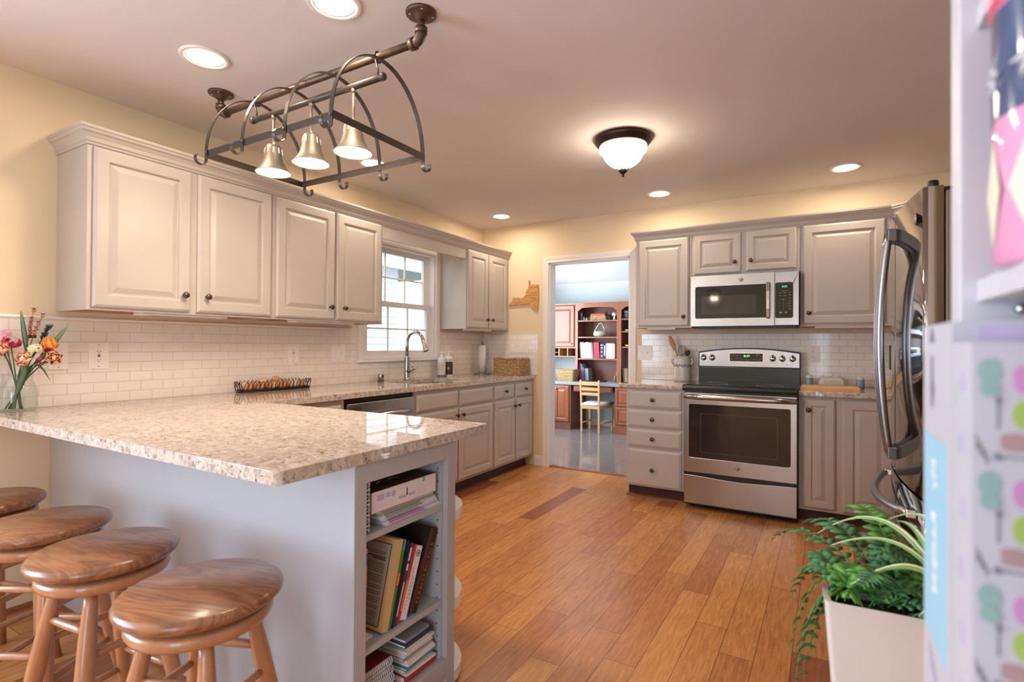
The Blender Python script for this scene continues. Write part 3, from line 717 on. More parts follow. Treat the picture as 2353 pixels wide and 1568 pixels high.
# dishwasher
d = thing('dishwasher', 'stainless dishwasher with curved bar handle under the left counter', 'dishwasher', (0.33, -2.155, 0))
box('tub', plastic_black, 0.06, 0.60, -2.475, -1.84, 0.1, 0.872, d)
box('toe_panel', plastic_black, 0.50, 0.55, -2.475, -1.84, 0.01, 0.1, d)
dd = MB().box(0.602, 0.632, -2.468, -1.842, 0.11, 0.845).build('door', steel_y, d, 0.006)
MB().tube([(0.632,-2.42,0.745),(0.662,-2.39,0.752),(0.676,-2.28,0.756),(0.682,-2.155,0.757),(0.676,-2.03,0.756),(0.662,-1.92,0.752),(0.632,-1.885,0.745)], [0.012,0.015,0.017,0.018,0.017,0.015,0.012], 12).build('handle', nickel, dd)
mb = MB()
for k in range(2):
    for i in range(7): mb.box(0.6315, 0.6328, -2.432+i*0.011, -2.4245+i*0.011, 0.812-k*0.013, 0.818-k*0.013)
mb.build('vent', plastic_black, dd)
box('badge', plastic_black, 0.6318, 0.6328, -2.165, -2.145, 0.822, 0.826, dd)
box('control_strip', gloss_black, 0.56, 0.598, -2.466, -1.844, 0.846, 0.866, d)

# ------------------------------------------------------------------ granite worktop (L with peninsula) and sink
def arc_corner(cx, cy, r, a0, a1, n=5): return [(cx+r*math.cos(a0+(a1-a0)*i/n), cy+r*math.sin(a0+(a1-a0)*i/n)) for i in range(n+1)]
ctop = [(0.009,-0.009),(0.646,-0.009),(0.646,-2.96)] + [(0.66,-3.03),(0.70,-3.058)] + arc_corner(2.03,-3.078,0.02,PI/2,0) + arc_corner(2.03,-3.958,0.02,0,-PI/2) + [(0.009,-3.978)]
hole = rrect(0.13, 0.535, -1.645, -0.955, 0.10, 7)
ct = MB().prism(ctop, ZC, 0.915, 'xy', holes=[hole]).build('worktop', granite_mat, None, 0.006, 3)
tag(ct, 'speckled granite L shaped worktop with peninsula and sink cut-out', 'worktop')
s = thing('sink', 'undermount stainless sink bowl set in the granite worktop', 'sink', (0.33,-1.3,0.70))
def rl(o, z, r): return [(x, y, z) for x, y in rrect(0.13-o, 0.535+o, -1.645-o, -0.955+o, r, 7)]
MB().loft([rl(0.004,ZC-0.001,0.10), rl(0.0,ZC-0.004,0.10), rl(-0.008,0.74,0.09), rl(-0.03,0.705,0.07), [((x-0.33)*0.2+0.33,(y+1.3)*0.2-1.3,0.70) for x, y in rrect(0.13,0.535,-1.645,-0.955,0.10,7)]], True, False, True, True).build('bowl', steel_y, s)
MB().lathe([(0.045,0),(0.045,0.004),(0.03,0.003),(0.0,0.001)], (0.33,-1.3,0.7005)).build('drain', chrome, s)

# ------------------------------------------------------------------ peninsula with end bookcase
p = thing('peninsula_cabinet', 'blue grey peninsula base with open bookshelves in its end', 'cabinet', (1.0,-3.48,0))
PX, PY0, PY1 = 2.036, -3.716, -3.252
mb = MB()
mb.box(0.002, 1.70, PY0, PY1, 0.0, ZC)                                            # solid run
mb.box(1.70, PX-0.02, PY0, -3.690, 0.0, ZC).box(1.70, PX-0.02, -3.308, PY1, 0.0, ZC)   # sides of the bookcase bay
mb.box(1.70, PX-0.02, -3.690, -3.308, 0.0, 0.125).box(1.70, PX-0.02, -3.690, -3.308, 0.838, ZC)
mb.build('body', island_paint, p)
mb = MB()
mb.box(PX-0.02, PX, PY0, -3.677, 0.0, ZC).box(PX-0.02, PX, -3.298, PY1, 0.0, ZC).box(PX-0.02, PX, -3.677, -3.298, 0.82, ZC).box(PX-0.02, PX, -3.677, -3.298, 0.06, 0.128)
mb.build('face_frame', island_paint, p, 0.0015)
for z in (0.643, 0.312): box('shelf', island_paint, 1.702, PX-0.016, -3.688, -3.309, z, z+0.019, p, 0.0015)
mb = MB()
for zz in [0.2+0.045*i for i in range(14)]: mb.lathe([(0.003,0),(0.003,0.0006)], (PX-0.035,-3.3079,zz), N=(0,-1,0), n=8, smooth=False)
mb.build('shelf_pin_hole', toe_wood, p)
MB().box(PX-0.05, PX-0.0, PY0-0.007, PY0, 0, ZC).build('corner_strip', island_paint, p, 0.003)
MB().box(0.02, PX-0.05, PY0-0.012, PY0, 0.0, 0.016).build('shoe_strip', shoe_wood, p)
for z in (0.585, 0.268, 0.012):
    pts = [(1.45,PY1+0.001),(2.03,PY1+0.001)]+[(1.80+0.23*math.cos(a), PY1+0.19*math.sin(a)) for a in [i*PI/2/8 for i in range(1,9)]]+[(1.45,PY1+0.19)]
    MB().prism(pts, z, z+0.042, 'xy').build('corner_shelf', trim_white, p, 0.004)

# ------------------------------------------------------------------ base cabinets, back wall
YF = -0.612
def base_back(label, x0, x1):
    c = thing('base_cabinet', label, 'cabinet', ((x0+x1)/2, -0.3, 0), GB)
    MB().box(x0, x0+0.016, -0.59, -0.01, 0.1, ZC).box(x1-0.016, x1, -0.59, -0.01, 0.1, ZC).box(x0+0.016, x1-0.016, -0.59, -0.01, 0.1, 0.116).box(x0+0.016, x1-0.016, -0.02, -0.01, 0.116, ZC).box(x0, x1, YF, -0.59, 0.1, ZC).build('body', cabinet_paint, c)
    box('toe_kick', toe_wood, x0, x1, -0.545, -0.51, 0, 0.1, c)
    MB().prism([(-0.545,0),(-0.568,0),(-0.566,0.012),(-0.552,0.02),(-0.545,0.02)], x0-0.012 if x0 < 2 else x0, x1, 'yz').build('shoe_strip', shoe_wood, c)
    return c
c = base_back('four drawer greige base cabinet left of the range', 1.801, 2.258)
for z0, z1, kz in ((0.726,0.862,0.793), (0.572,0.709,0.639), (0.416,0.553,0.486), (0.105,0.397,0.243)): drawer_y(c, YF, 1.814, 2.237, z0, z1, (2.017, kz))
c = base_back('two narrow door greige base cabinet right of the range', 3.026, 3.62)
door_y(c, YF, 3.053, 3.243, 0.117, 0.863, (3.086, 0.787), 0.05); door_y(c, YF, 3.282, 3.565, 0.115, 0.865, None, 0.062)
c = base_back('plain corner base cabinet right of the two narrow doors, beside the refrigerator', 3.622, 4.385)
door_y(c, YF, 3.68, 4.1, 0.115, 0.865, None, 0.062)
o = tag(MB().prism([(1.742,-0.009),(1.742,-0.62),(1.76,-0.642),(2.2585,-0.642),(2.2585,-0.009)], ZC, 0.915, 'xy').build('worktop', granite_mat, None, 0.006, 3), 'short granite worktop under the utensil crock, left of the range', 'worktop')
o = tag(MB().prism([(3.0255,-0.009),(3.0255,-0.648),(4.3,-0.648),(4.3,-0.009)], ZC, 0.915, 'xy').build('worktop', granite_mat, None, 0.006, 3), 'granite worktop under the cutting board, right of the range', 'worktop')
# ------------------------------------------------------------------ range
def emblem(parent, c, N, U, r):
    """round appliance emblem: chrome ring, dark field and a curled monogram"""
    N = V(N); U = V(U); R = U.cross(N); c = V(c)
    e = MB().lathe([(r*1.02,-0.002),(r*1.02,0.0008),(r*0.9,0.0015),(r*0.84,0.0007),(0,0.0007)], c, N=N, n=28).build('emblem', nickel, parent)
    MB().lathe([(r*0.82,0.0008),(r*0.82,0.0011),(0,0.0012)], c, N=N, n=28).build('emblem_field', legend_grey, e)
    mb = MB()
    def curl(cx, cz, s, a0, a1):
        return [c+N*0.0015+R*((cx+s*(1-0.25*t)*math.cos(a0+(a1-a0)*t))*r)+U*((cz+s*(1-0.25*t)*math.sin(a0+(a1-a0)*t))*r) for t in [i/12 for i in range(13)]]
    mb.tube(curl(-0.22,0.05,0.34,0.5,5.6), r*0.055, 6); mb.tube(curl(0.28,0.2,0.22,0.6,4.6), r*0.055, 6); mb.tube(curl(0.28,-0.18,0.24,1.6,5.6), r*0.055, 6)
    mb.tube([c+N*0.0015+R*r*x+U*r*z for x, z in ((-0.3,-0.05),(0.02,-0.05),(0.0,-0.32))], r*0.05, 6)
    mb.build('monogram', chrome, e)
    return e
RX0, RX1 = 2.2625, 3.0215
rg = thing('range', 'stainless electric range with black glass cooktop and curved backguard', 'stove', (2.642, -0.36, 0))
box('body', plastic_black, RX0, RX1, -0.655, -0.022, 0.03, 0.898, rg)
for x in (RX0+0.05, RX1-0.05):
    for y in (-0.56, -0.1): MB().lathe([(0.018,0),(0.018,0.03)], (x,y,0), n=12).build('foot', plastic_black, rg)
MB().prism([(-0.712,0.906),(-0.708,0.924),(-0.69,0.929),(-0.10,0.929),(-0.10,0.898),(-0.66,0.898),(-0.690,0.884),(-0.704,0.885)], RX0-0.003, RX1+0.003, 'yz').build('cooktop', range_enamel, rg, 0.003)
gt = box('glass_surface', gloss_black, RX0+0.012, RX1-0.012, -0.675, -0.115, 0.929, 0.9315, rg)
for x, y, r in ((2.44,-0.52,0.115), (2.44,-0.25,0.08), (2.84,-0.52,0.09), (2.84,-0.25,0.11)):
    MB().lathe([(r,0),(r,0.0003),(r-0.004,0.0003),(r-0.004,0)], (x,y,0.9315), n=40, cap=False).build('burner_ring', legend_grey, gt)
# backguard: black riser, curved top control panel
box('riser', range_enamel, RX0, RX1, -0.10, -0.022, 0.90, 1.046, rg, 0.004)
def arch(z0, zs, zm, x0, x1, n=14): return [(x0,z0)]+[(x1,z0)]+[(x1-(x1-x0)*i/n, zs+(zm-zs)*(1-(2*i/n-1)**2)) for i in range(n+1)]
MB().prism(arch(1.04, 1.172, 1.206, RX0-0.002, RX1+0.002), -0.098, -0.02, 'xz').build('backguard', plastic_black, rg, 0.006, 3)
pn = MB().prism(arch(1.053, 1.162, 1.196, RX0+0.007, RX1-0.007), -0.104, -0.098, 'xz').build('control_panel', steel_x, rg, 0.002)
MB().prism(rrect(2.504, 2.762, 1.090, 1.166, 0.006), -0.1075, -0.103, 'xz').build('display_bezel', chrome, pn)
ds = MB().prism(rrect(2.509, 2.757, 1.095, 1.161, 0.004), -0.109, -0.1074, 'xz').build('display', gloss_black, pn)
lettering('8:49', 0.026, (2.638,-0.1094,1.139), (1,0,0), (0,0,1), led_green, 'clock_digits', ds)
mb = MB()
for x, z, w_ in ((2.548,1.152,0.024),(2.535,1.139,0.016),(2.566,1.139,0.016),(2.527,1.116,0.016),(2.56,1.116,0.014),(2.60,1.112,0.015),(2.632,1.112,0.012),(2.66,1.112,0.016),(2.69,1.112,0.02),(2.645,1.1015,0.02),(2.722,1.152,0.022),(2.712,1.139,0.014),(2.738,1.139,0.016),(2.712,1.116,0.014),(2.738,1.116,0.016),(2.726,1.1015,0.026)):
    mb.box(x-w_/2, x+w_/2, -0.1094, -0.109, z-0.0016, z+0.0016)
mb.build('key_legend', legend_grey, ds)
for x in (2.302, 2.371, 2.828, 2.896, 2.968):
    k = MB().lathe([(0.024,0),(0.024,0.006),(0.021,0.012),(0.020,0.024),(0.017,0.027),(0,0.027)], (x,-0.104,1.122), N=(0,-1,0), n=22).build('burner_knob', chrome, pn)
    MB().box(x-0.0055, x+0.0055, -0.137, -0.120, 1.124, 1.150).build('pointer', gloss_black, k, 0.002)
    MB().box(x-0.012, x+0.012, -0.1044, -0.104, 1.086, 1.0875).box(x-0.003, x+0.003, -0.1044, -0.104, 1.158, 1.160).build('dial_mark', plastic_black, pn)
MB().lathe([(0.003,0),(0.003,0.001)], (2.335,-0.104,1.086), N=(0,-1,0), n=10).lathe([(0.003,0),(0.003,0.001)], (2.862,-0.104,1.073), N=(0,-1,0), n=10).lathe([(0.003,0),(0.003,0.001)], (2.93,-0.104,1.073), N=(0,-1,0), n=10).build('indicator_lamp', plastic_black, pn)
# oven door
od = MB().prism([(RX0+0.007,0.278),(RX1-0.002,0.278),(RX1-0.002,0.874),(RX0+0.007,0.874)], -0.686, -0.656, 'xz', holes=[rrect(2.306,2.979,0.389,0.784,0.012)]).build('oven_door', steel_x, rg, 0.004)
MB().prism(rrect(2.304,2.981,0.387,0.786,0.012), -0.682, -0.66, 'xz').build('oven_window', glass_dark, od)
MB().prism(rrect(2.385,2.90,0.43,0.72,0.015), -0.6824, -0.682, 'xz', holes=[rrect(2.388,2.897,0.433,0.717,0.015)]).build('window_border', mat('oven_border', S(84,72,70), 0.3, var=0.02), od)
MB().tube([(RX0+0.014,-0.684,0.836),(RX0+0.018,-0.722,0.843),(2.40,-0.738,0.845),(2.64,-0.744,0.846),(2.88,-0.738,0.845),(RX1-0.012,-0.722,0.843),(RX1-0.008,-0.684,0.836)], [0.013,0.018,0.020,0.021,0.020,0.018,0.013], 14).build('handle', nickel, od)
emblem(od, (2.641,-0.686,0.337), (0,-1,0), (0,0,1), 0.018)
# storage drawer with scooped top edge
top = [(RX1-0.003-(RX1-RX0-0.01)*i/20, 0.257-0.014*math.sin(PI*i/20)**2) for i in range(21)]
MB().prism([(RX0+0.007,0.045),(RX1-0.003,0.045)]+top, -0.684, -0.656, 'xz').build('storage_drawer', steel_x, rg, 0.004)

# ------------------------------------------------------------------ microwave
mw = thing('microwave', 'over the range stainless microwave with dark window, above the range', 'microwave', (2.638, -0.2, 1.372))
MX0, MX1 = 2.2555, 3.0205
box('case', plastic_black, MX0+0.004, MX1-0.002, -0.352, -0.004, 1.376, 1.774, mw, 0.003)
MB().prism([(-0.358,1.358),(-0.36,1.378),(-0.01,1.378),(-0.01,1.372),(-0.05,1.362)], MX0+0.03, MX1-0.02, 'yz').build('vent_underside', plastic_black, mw)
md = MB().prism([(MX0,1.376),(2.8585,1.376),(2.8585,1.775),(MX0,1.775)], -0.392, -0.354, 'xz', holes=[rrect(2.290,2.81,1.437,1.690,0.012)]).build('door', steel_x, mw, 0.004)
MB().prism(rrect(2.288,2.812,1.435,1.692,0.012), -0.389, -0.36, 'xz').build('door_window', micro_glass, md)
MB().prism(rrect(2.335,2.735,1.47,1.615,0.008), -0.3893, -0.389, 'xz').build('window_mesh', mat('mesh_grey', S(52,48,47), 0.05, var=0.03), md)
MB().strap([(2.817,-0.39,1.433),(2.818,-0.428,1.438),(2.818,-0.438,1.50),(2.818,-0.440,1.565),(2.818,-0.438,1.63),(2.818,-0.428,1.692),(2.817,-0.39,1.697)], (1,0,0), 0.026, 0.012).build('handle', nickel, md, 0.004)
emblem(md, (2.630,-0.392,1.733), (0,-1,0), (0,0,1), 0.018)
mp = MB().prism([(2.8605,1.376),(MX1,1.376),(MX1,1.775),(2.8605,1.775)], -0.392, -0.354, 'xz', holes=[rrect(2.866,2.981,1.432,1.692,0.010)]).build('control_panel', steel_x, mw, 0.003)
kp = MB().prism(rrect(2.862,2.983,1.430,1.694,0.010), -0.3895, -0.36, 'xz').build('keypad', gloss_black, mp)
lettering('8:50', 0.020, (2.926,-0.3899,1.663), (1,0,0), (0,0,1), led_teal, 'clock_digits', kp)
mb = MB()
def dash(x, z, w_, h_=0.003): mb.box(x-w_/2, x+w_/2, -0.3899, -0.3895, z-h_/2, z+h_/2)
dash(2.925,1.632,0.05,0.002); dash(2.915,1.570,0.03,0.002)
for x, z in ((2.897,1.616),(2.928,1.618),(2.96,1.618),(2.897,1.597),(2.928,1.597),(2.96,1.600),(2.96,1.577),(2.96,1.556),(2.96,1.538),(2.96,1.518),(2.96,1.499)): dash(x, z, 0.017)
mb.build('key_legend', legend_grey, kp)
for r in range(3):
    for q_ in range(3): lettering(str(r*3+q_+1), 0.011, (2.894+q_*0.0225,-0.3899,1.5555-r*0.019), (1,0,0), (0,0,1), legend_grey, 'key_number', kp)
lettering('0', 0.011, (2.9165,-0.3899,1.4985), (1,0,0), (0,0,1), legend_grey, 'key_number', kp)
mb = MB(); dash(2.90,1.470,0.016,0.012); dash(2.935,1.471,0.012,0.012); mb.build('start_key', legend_grey, kp)

# ------------------------------------------------------------------ refrigerator (front faces -X, slightly bowed)
fr = thing('refrigerator', 'tall stainless french door refrigerator with bowed handles at right', 'refrigerator', (3.85, -2.085, 0))
FY0, FY1, FC = -2.54, -1.63, -2.085
box('case', fridge_side, 3.515, 4.28, FY0+0.004, FY1-0.004, 0.03, 1.745, fr, 0.006)
for x in (3.58, 4.22):
    for y in (FY0+0.06, FY1-0.06): MB().lathe([(0.022,0),(0.022,0.03)], (x,y,0), n=12).build('foot', plastic_black, fr)
def front_x(y): t = (y-FC)/(FY1-FC); return 3.4235+0.034*t*t
def slab(y0, y1, z0, z1, n=12, r=0.012):
    """bowed door leaf with rounded ends"""
    pts = []
    for i in range(n+1):
        y = y0+(y1-y0)*i/n
        e = min(y-y0, y1-y); rr = r-math.sqrt(max(0, r*r-(r-min(e, r))**2))
        pts.append((front_x(y)+rr, y))
    ys = [y0+r*k/5 for k in range(6)]; 
    pts = []
    for y in ys+[y0+r+(y1-y0-2*r)*i/n for i in range(1, n)]+[y1-r*(5-k)/5 for k in range(6)]:
        e = min(y-y0, y1-y); rr = r-math.sqrt(max(0, r*r-(r-min(e, r))**2))
        pts.append((front_x(y)+rr, y))
    pts += [(3.511, y1), (3.511, y0)]
    mb = MB(); nn = len(pts)
    mb.loft([[(x, y, z0) for x, y in pts], [(x, y, z1) for x, y in pts]], True, True, True, False)
    for i in range(len(mb.sm)-2): mb.sm[i] = i < nn-3
    return mb
dr1 = slab(FY0, FC-0.003, 0.705, 1.76).build('door', fridge_steel, fr)
dr2 = slab(FC+0.003, FY1, 0.705, 1.76).build('door', fridge_steel, fr)
dr3 = slab(FY0, FY1, 0.10, 0.695).build('freezer_drawer', fridge_steel, fr)
box('base_grille', plastic_black, 3.49, 3.53, FY0+0.01, FY1-0.01, 0.02, 0.095, fr)
box('door_gasket', plastic_white, 3.509, 3.516, FC-0.003, FC+0.003, 0.71, 1.755, fr)
def vhandle(y, d):
    xs = front_x(y)
    path = []
    for t in [i/16 for i in range(17)]:
        z = 0.775+0.925*t; path.append((xs-0.021-0.035*math.sin(PI*t)**0.85, y, z))
    h = MB().tube(path, [0.0125+0.003*math.sin(PI*i/16) for i in range(17)], 14).build('handle', handle_steel, d)
    for z in (0.785, 1.675): MB().box(xs-0.030, xs+0.002, y-0.014, y+0.014, z-0.022, z+0.026).build('handle_mount', MATS.get('mount_grey') or mat('mount_grey', S(120,118,118), 0.4, 0.6, var=0.03), h, 0.004)
vhandle(FC-0.045, dr1); vhandle(FC+0.045, dr2)
path = [(front_x(y)-0.018-0.05*math.sin(PI*t)**0.8, y, 0.632-0.02*math.sin(PI*t)) for t, y in [(i/16, FY0+0.09+(FY1-FY0-0.18)*i/16) for i in range(17)]]
h = MB().tube(path, 0.0145, 14).build('handle', handle_steel, dr3)
for y in (FY0+0.095, FY1-0.095): MB().box(front_x(y)-0.028, front_x(y)+0.002, y-0.025, y+0.025, 0.618, 0.648).build('handle_mount', chrome, h, 0.004)
emblem(dr1, (front_x(-2.45)-0.0005,-2.45,1.672), (-1,0,0), (0,0,1), 0.021)
for y in (FY0+0.05, FY1-0.05):
    mb = MB().box(3.462, 3.62, y-0.03, y+0.03, 1.746, 1.760).lathe([(0.016,0),(0.016,0.03),(0.012,0.034),(0,0.034)], (3.49,y,1.757), n=14); mb.build('hinge_cover', plastic_black, fr, 0.004)
# ------------------------------------------------------------------ ceiling lights
def can(label, x, y):
    c = thing('recessed_light', label, 'ceiling light', (x, y, H), 'recessed ceiling lights')
    MB().lathe([(0.098,0),(0.098,-0.005),(0.092,-0.008),(0.076,-0.006),(0.068,0.0),(0.068,-0.001)], (x,y,H-0.0005), n=36, cap=False).build('trim_ring', trim_white, c)
    MB().lathe([(0.069,-0.0015),(0.069,-0.003),(0.0,-0.0035)], (x,y,H), n=32, cap=True).build('lens', can_lens, c)
can('lit recessed can light above the tall cabinets, left of the pot rack', 0.842, -3.479)
can('lit recessed can light cut by the top of the picture, above the pot rack', 1.622, -3.451)
can('lit recessed can light in the corner above the small corner cabinet', 0.491, -0.434)
can('lit recessed can light near the back wall, above the short cabinet right of the doorway', 2.018, -0.457)
can('lit recessed can light near the back wall, close to the refrigerator', 3.305, -0.462)
can('lit recessed can light above the sink, seen through the pot rack', 0.504, -2.139)
# flush dome fixture
f = thing('ceiling_dome_light', 'bronze rimmed flush ceiling light with frosted bell glass and finial', 'ceiling light', (2.131,-1.712,H))
cx, cy = 2.131, -1.712
MB().lathe([(0.0,0),(0.168,0),(0.172,-0.012),(0.166,-0.026),(0.156,-0.032),(0.150,-0.046),(0.140,-0.052),(0.0,-0.052)], (cx,cy,H), n=40).build('rim', fixture_bronze, f)
MB().lathe([(0.139,-0.050),(0.142,-0.066),(0.136,-0.082),(0.122,-0.092),(0.116,-0.106),(0.108,-0.124),(0.090,-0.146),(0.066,-0.164),(0.040,-0.176),(0.0,-0.180)], (cx,cy,H), n=40).build('glass_shade', dome_glow, f)
fi = MB().lathe([(0.0,-0.176),(0.020,-0.184),(0.026,-0.194),(0.022,-0.206),(0.010,-0.213),(0.006,-0.222),(0.010,-0.228),(0.0,-0.234)], (cx,cy,H), n=20)
ring_ = [(cx+0.036*math.cos(a), cy+0.036*math.sin(a), H-0.178) for a in [2*PI*i/20 for i in range(20)]]
fi.tube(ring_, 0.0025, 6, closed=True)
for i in range(8):
    a = 2*PI*i/8; fi.tube([(cx+0.036*math.cos(a), cy+0.036*math.sin(a), H-0.178), (cx+0.026*math.cos(a), cy+0.026*math.sin(a), H-0.196)], 0.002, 6)
fi.build('finial', fixture_bronze, f)

# ------------------------------------------------------------------ pipe rail and hanging pot rack with lamps
RY = -3.25
pr = thing('pipe_rail', 'black iron pipe rail on two ceiling flanges carrying the pot rack', 'pipe rail', (1.21, RY, H))
PZ = 2.357
pp = MB().tube([(0.60,RY,PZ),(1.84,RY,PZ)], 0.0145, 16).build('pipe', pipe_iron, pr)
for x, s_ in ((0.578, 1), (1.862, -1)):
    fl = MB().lathe([(0.0,0),(0.058,0),(0.058,-0.008),(0.050,-0.011),(0.026,-0.014),(0.022,-0.03),(0.0,-0.03)], (x,RY,H), n=28).build('flange', pipe_iron, pr)
    mb = MB()
    for k in range(4): a = PI/4+k*PI/2; mb.lathe([(0.006,0),(0.006,-0.003),(0.0,-0.004)], (x+0.041*math.cos(a),RY+0.041*math.sin(a),H-0.010), n=10)
    mb.build('screw', nickel, fl)
    MB().tube([(x,RY,H-0.02),(x,RY,PZ+0.03)], 0.0145, 14).build('nipple', pipe_iron, pr)
    arc = [(x+s_*0.034*(1-math.cos(t)), RY, PZ+0.034*(1-math.sin(t))) for t in [PI/2*i/8 for i in range(9)]]
    e = MB().tube(arc, 0.0195, 14); e.tube([(x,RY,PZ+0.028),(x,RY,PZ+0.05)], 0.0235, 16); e.tube([(x+s_*0.028,RY,PZ),(x+s_*0.05,RY,PZ)], 0.0235, 16)
    e.build('elbow', pipe_iron, pr)

rk = thing('pot_rack', 'arched iron pot rack with hooks and three bell lamps over the peninsula', 'pot rack', (1.28, RY, 2.02))
FZ, X0, X1, HY = 2.028, 0.885, 1.675, 0.245
xs = [X0, 1.148, 1.411, X1]
mb = MB()
for y in (RY-HY, RY+HY): mb.box(X0-0.004, X1+0.004, y-0.002, y+0.002, FZ-0.0145, FZ+0.0145)
mb.box(X0-0.004, X0, RY-HY, RY+HY, FZ-0.0145, FZ+0.0145); mb.box(X1, X1+0.004, RY-HY, RY+HY, FZ-0.0145, FZ+0.0145)
mb.build('frame', rack_iron, rk, 0.001)
for i, x in enumerate(xs):
    xo = x + (0.010 if i == 0 else -0.010 if i == 3 else 0)
    path = [(xo, RY+(HY+0.004)*math.cos(t), FZ+0.308*math.sin(t)) for t in [PI*k/32 for k in range(33)]]
    MB().strap(path, (1,0,0), 0.019, 0.0035).build('arch', rack_iron, rk)
    for s_ in (-1, 1):
        y = RY+s_*(HY+0.004)
        hp = [(xo, y, FZ+0.01), (xo, y, FZ-0.022)]+[(xo, y+s_*(0.023-0.023*math.cos(t)), FZ-0.030-0.023*math.sin(t)) for t in [PI*1.22*k/10 for k in range(11)]]
        h = MB().strap(hp, (1,0,0), 0.019, 0.003).build('hook', rack_iron, rk)
        MB().lathe([(0.0065,0),(0.006,0.003),(0.0,0.0045)], (xo, y+s_*0.002, FZ+0.001), N=(0,s_,0), n=12).build('rivet', rack_iron, h)
BZ = 2.272
br = MB().tube([(0.842,RY,BZ),(1.668,RY,BZ)], 0.0135, 14).lathe([(0.0155,-0.012),(0.0155,0.008),(0.010,0.014),(0,0.015)], (1.668,RY,BZ), N=(1,0,0), n=14).lathe([(0.0155,-0.012),(0.0155,0.008),(0.010,0.014),(0,0.015)], (0.842,RY,BZ), N=(-1,0,0), n=14).build('lamp_bar', rack_iron, rk)
for x in (0.868, 1.642):
    sp = [(x, RY, BZ+0.012), (x, RY, BZ+0.035)]+[(x, RY+0.019*math.sin(t), PZ-0.001+0.0205*(-math.cos(t))+0.0) for t in [(-0.25+1.75*k/12)*PI for k in range(13)]]
    MB().tube(sp, 0.0042, 8).build('hanging_hook', rack_iron, rk)
for x in (0.995, 1.252, 1.508):
    lm = MB().tube([(x,RY,BZ-0.010),(x,RY,2.115)], 0.0058, 10).lathe([(0.010,0),(0.010,-0.016),(0.006,-0.018)], (x,RY,BZ-0.008), n=12).build('lamp_stem', lamp_nickel, rk)
    prof = [(0.012,2.125),(0.030,2.123),(0.033,2.118),(0.036,2.100),(0.040,2.075),(0.046,2.050),(0.056,2.026),(0.068,2.010),(0.076,2.003),(0.078,1.999)]
    inner = [(r-0.0025, z-0.001) for r, z in reversed(prof)]
    MB().lathe(prof+inner, (x,RY,0), n=32, cap=False).build('bell_shade', lamp_nickel, lm)
    mb = MB()
    for k in range(10):
        a = 2*PI*k/10; r = 0.0392
        A = V((math.cos(a), math.sin(a), 0)); T = V((-math.sin(a), math.cos(a), 0)); c0 = V((x,RY,0))
        mb.add([c0+A*(0.0358+0.0008)+T*0.0022+V((0,0,2.108)), c0+A*(0.0358+0.0008)-T*0.0022+V((0,0,2.108)), c0+A*(0.0394+0.0008)-T*0.0022+V((0,0,2.084)), c0+A*(0.0394+0.0008)+T*0.0022+V((0,0,2.084))], [(0,1,2,3)])
    mb.build('vent_slot', slot_glow, lm)
    MB().lathe([(0.020,2.06),(0.036,2.035),(0.058,2.012),(0.064,2.0045),(0.050,2.0000),(0.034,1.992),(0.020,1.984),(0.0,1.981)], (x,RY,0), n=28).build('bulb', bulb_glow, lm)

# dining lantern behind the camera, mirrored in the microwave window
dl = thing('dining_lantern', 'glass lantern pendant with three bulbs, mirrored in the microwave window', 'pendant light', (1.45,-6.3,H))
lx, ly = 1.45, -6.3
MB().lathe([(0,0),(0.06,0),(0.06,-0.015),(0.01,-0.025),(0.006,-0.03),(0.006,-0.20),(0.02,-0.21),(0,-0.21)], (lx,ly,H), n=24).build('canopy', fixture_bronze, dl)
fm = MB()
for z, h_ in ((2.25,0.10),(1.92,0.10)): fm.tube([(lx-h_,ly-h_,z),(lx+h_,ly-h_,z),(lx+h_,ly+h_,z),(lx-h_,ly+h_,z)], 0.006, 6, closed=True)
for sx1, sy1 in ((-1,-1),(1,-1),(1,1),(-1,1)): fm.tube([(lx+sx1*0.1,ly+sy1*0.1,1.92),(lx+sx1*0.1,ly+sy1*0.1,2.25),(lx,ly,2.27)], 0.006, 6)
fm.build('cage', fixture_bronze, dl)
for k in range(3):
    an = 2*PI*k/3; qx, qy = lx+0.045*math.cos(an), ly+0.045*math.sin(an)
    MB().lathe([(0,2.0),(0.011,2.0),(0.011,2.06),(0,2.06)], (qx,qy,0), n=12).build('candle_tube', trim_white, dl)
    MB().lathe([(0.008,2.06),(0.018,2.085),(0.016,2.11),(0.006,2.14),(0,2.145)], (qx,qy,0), n=14).build('bulb', dining_glow, dl)

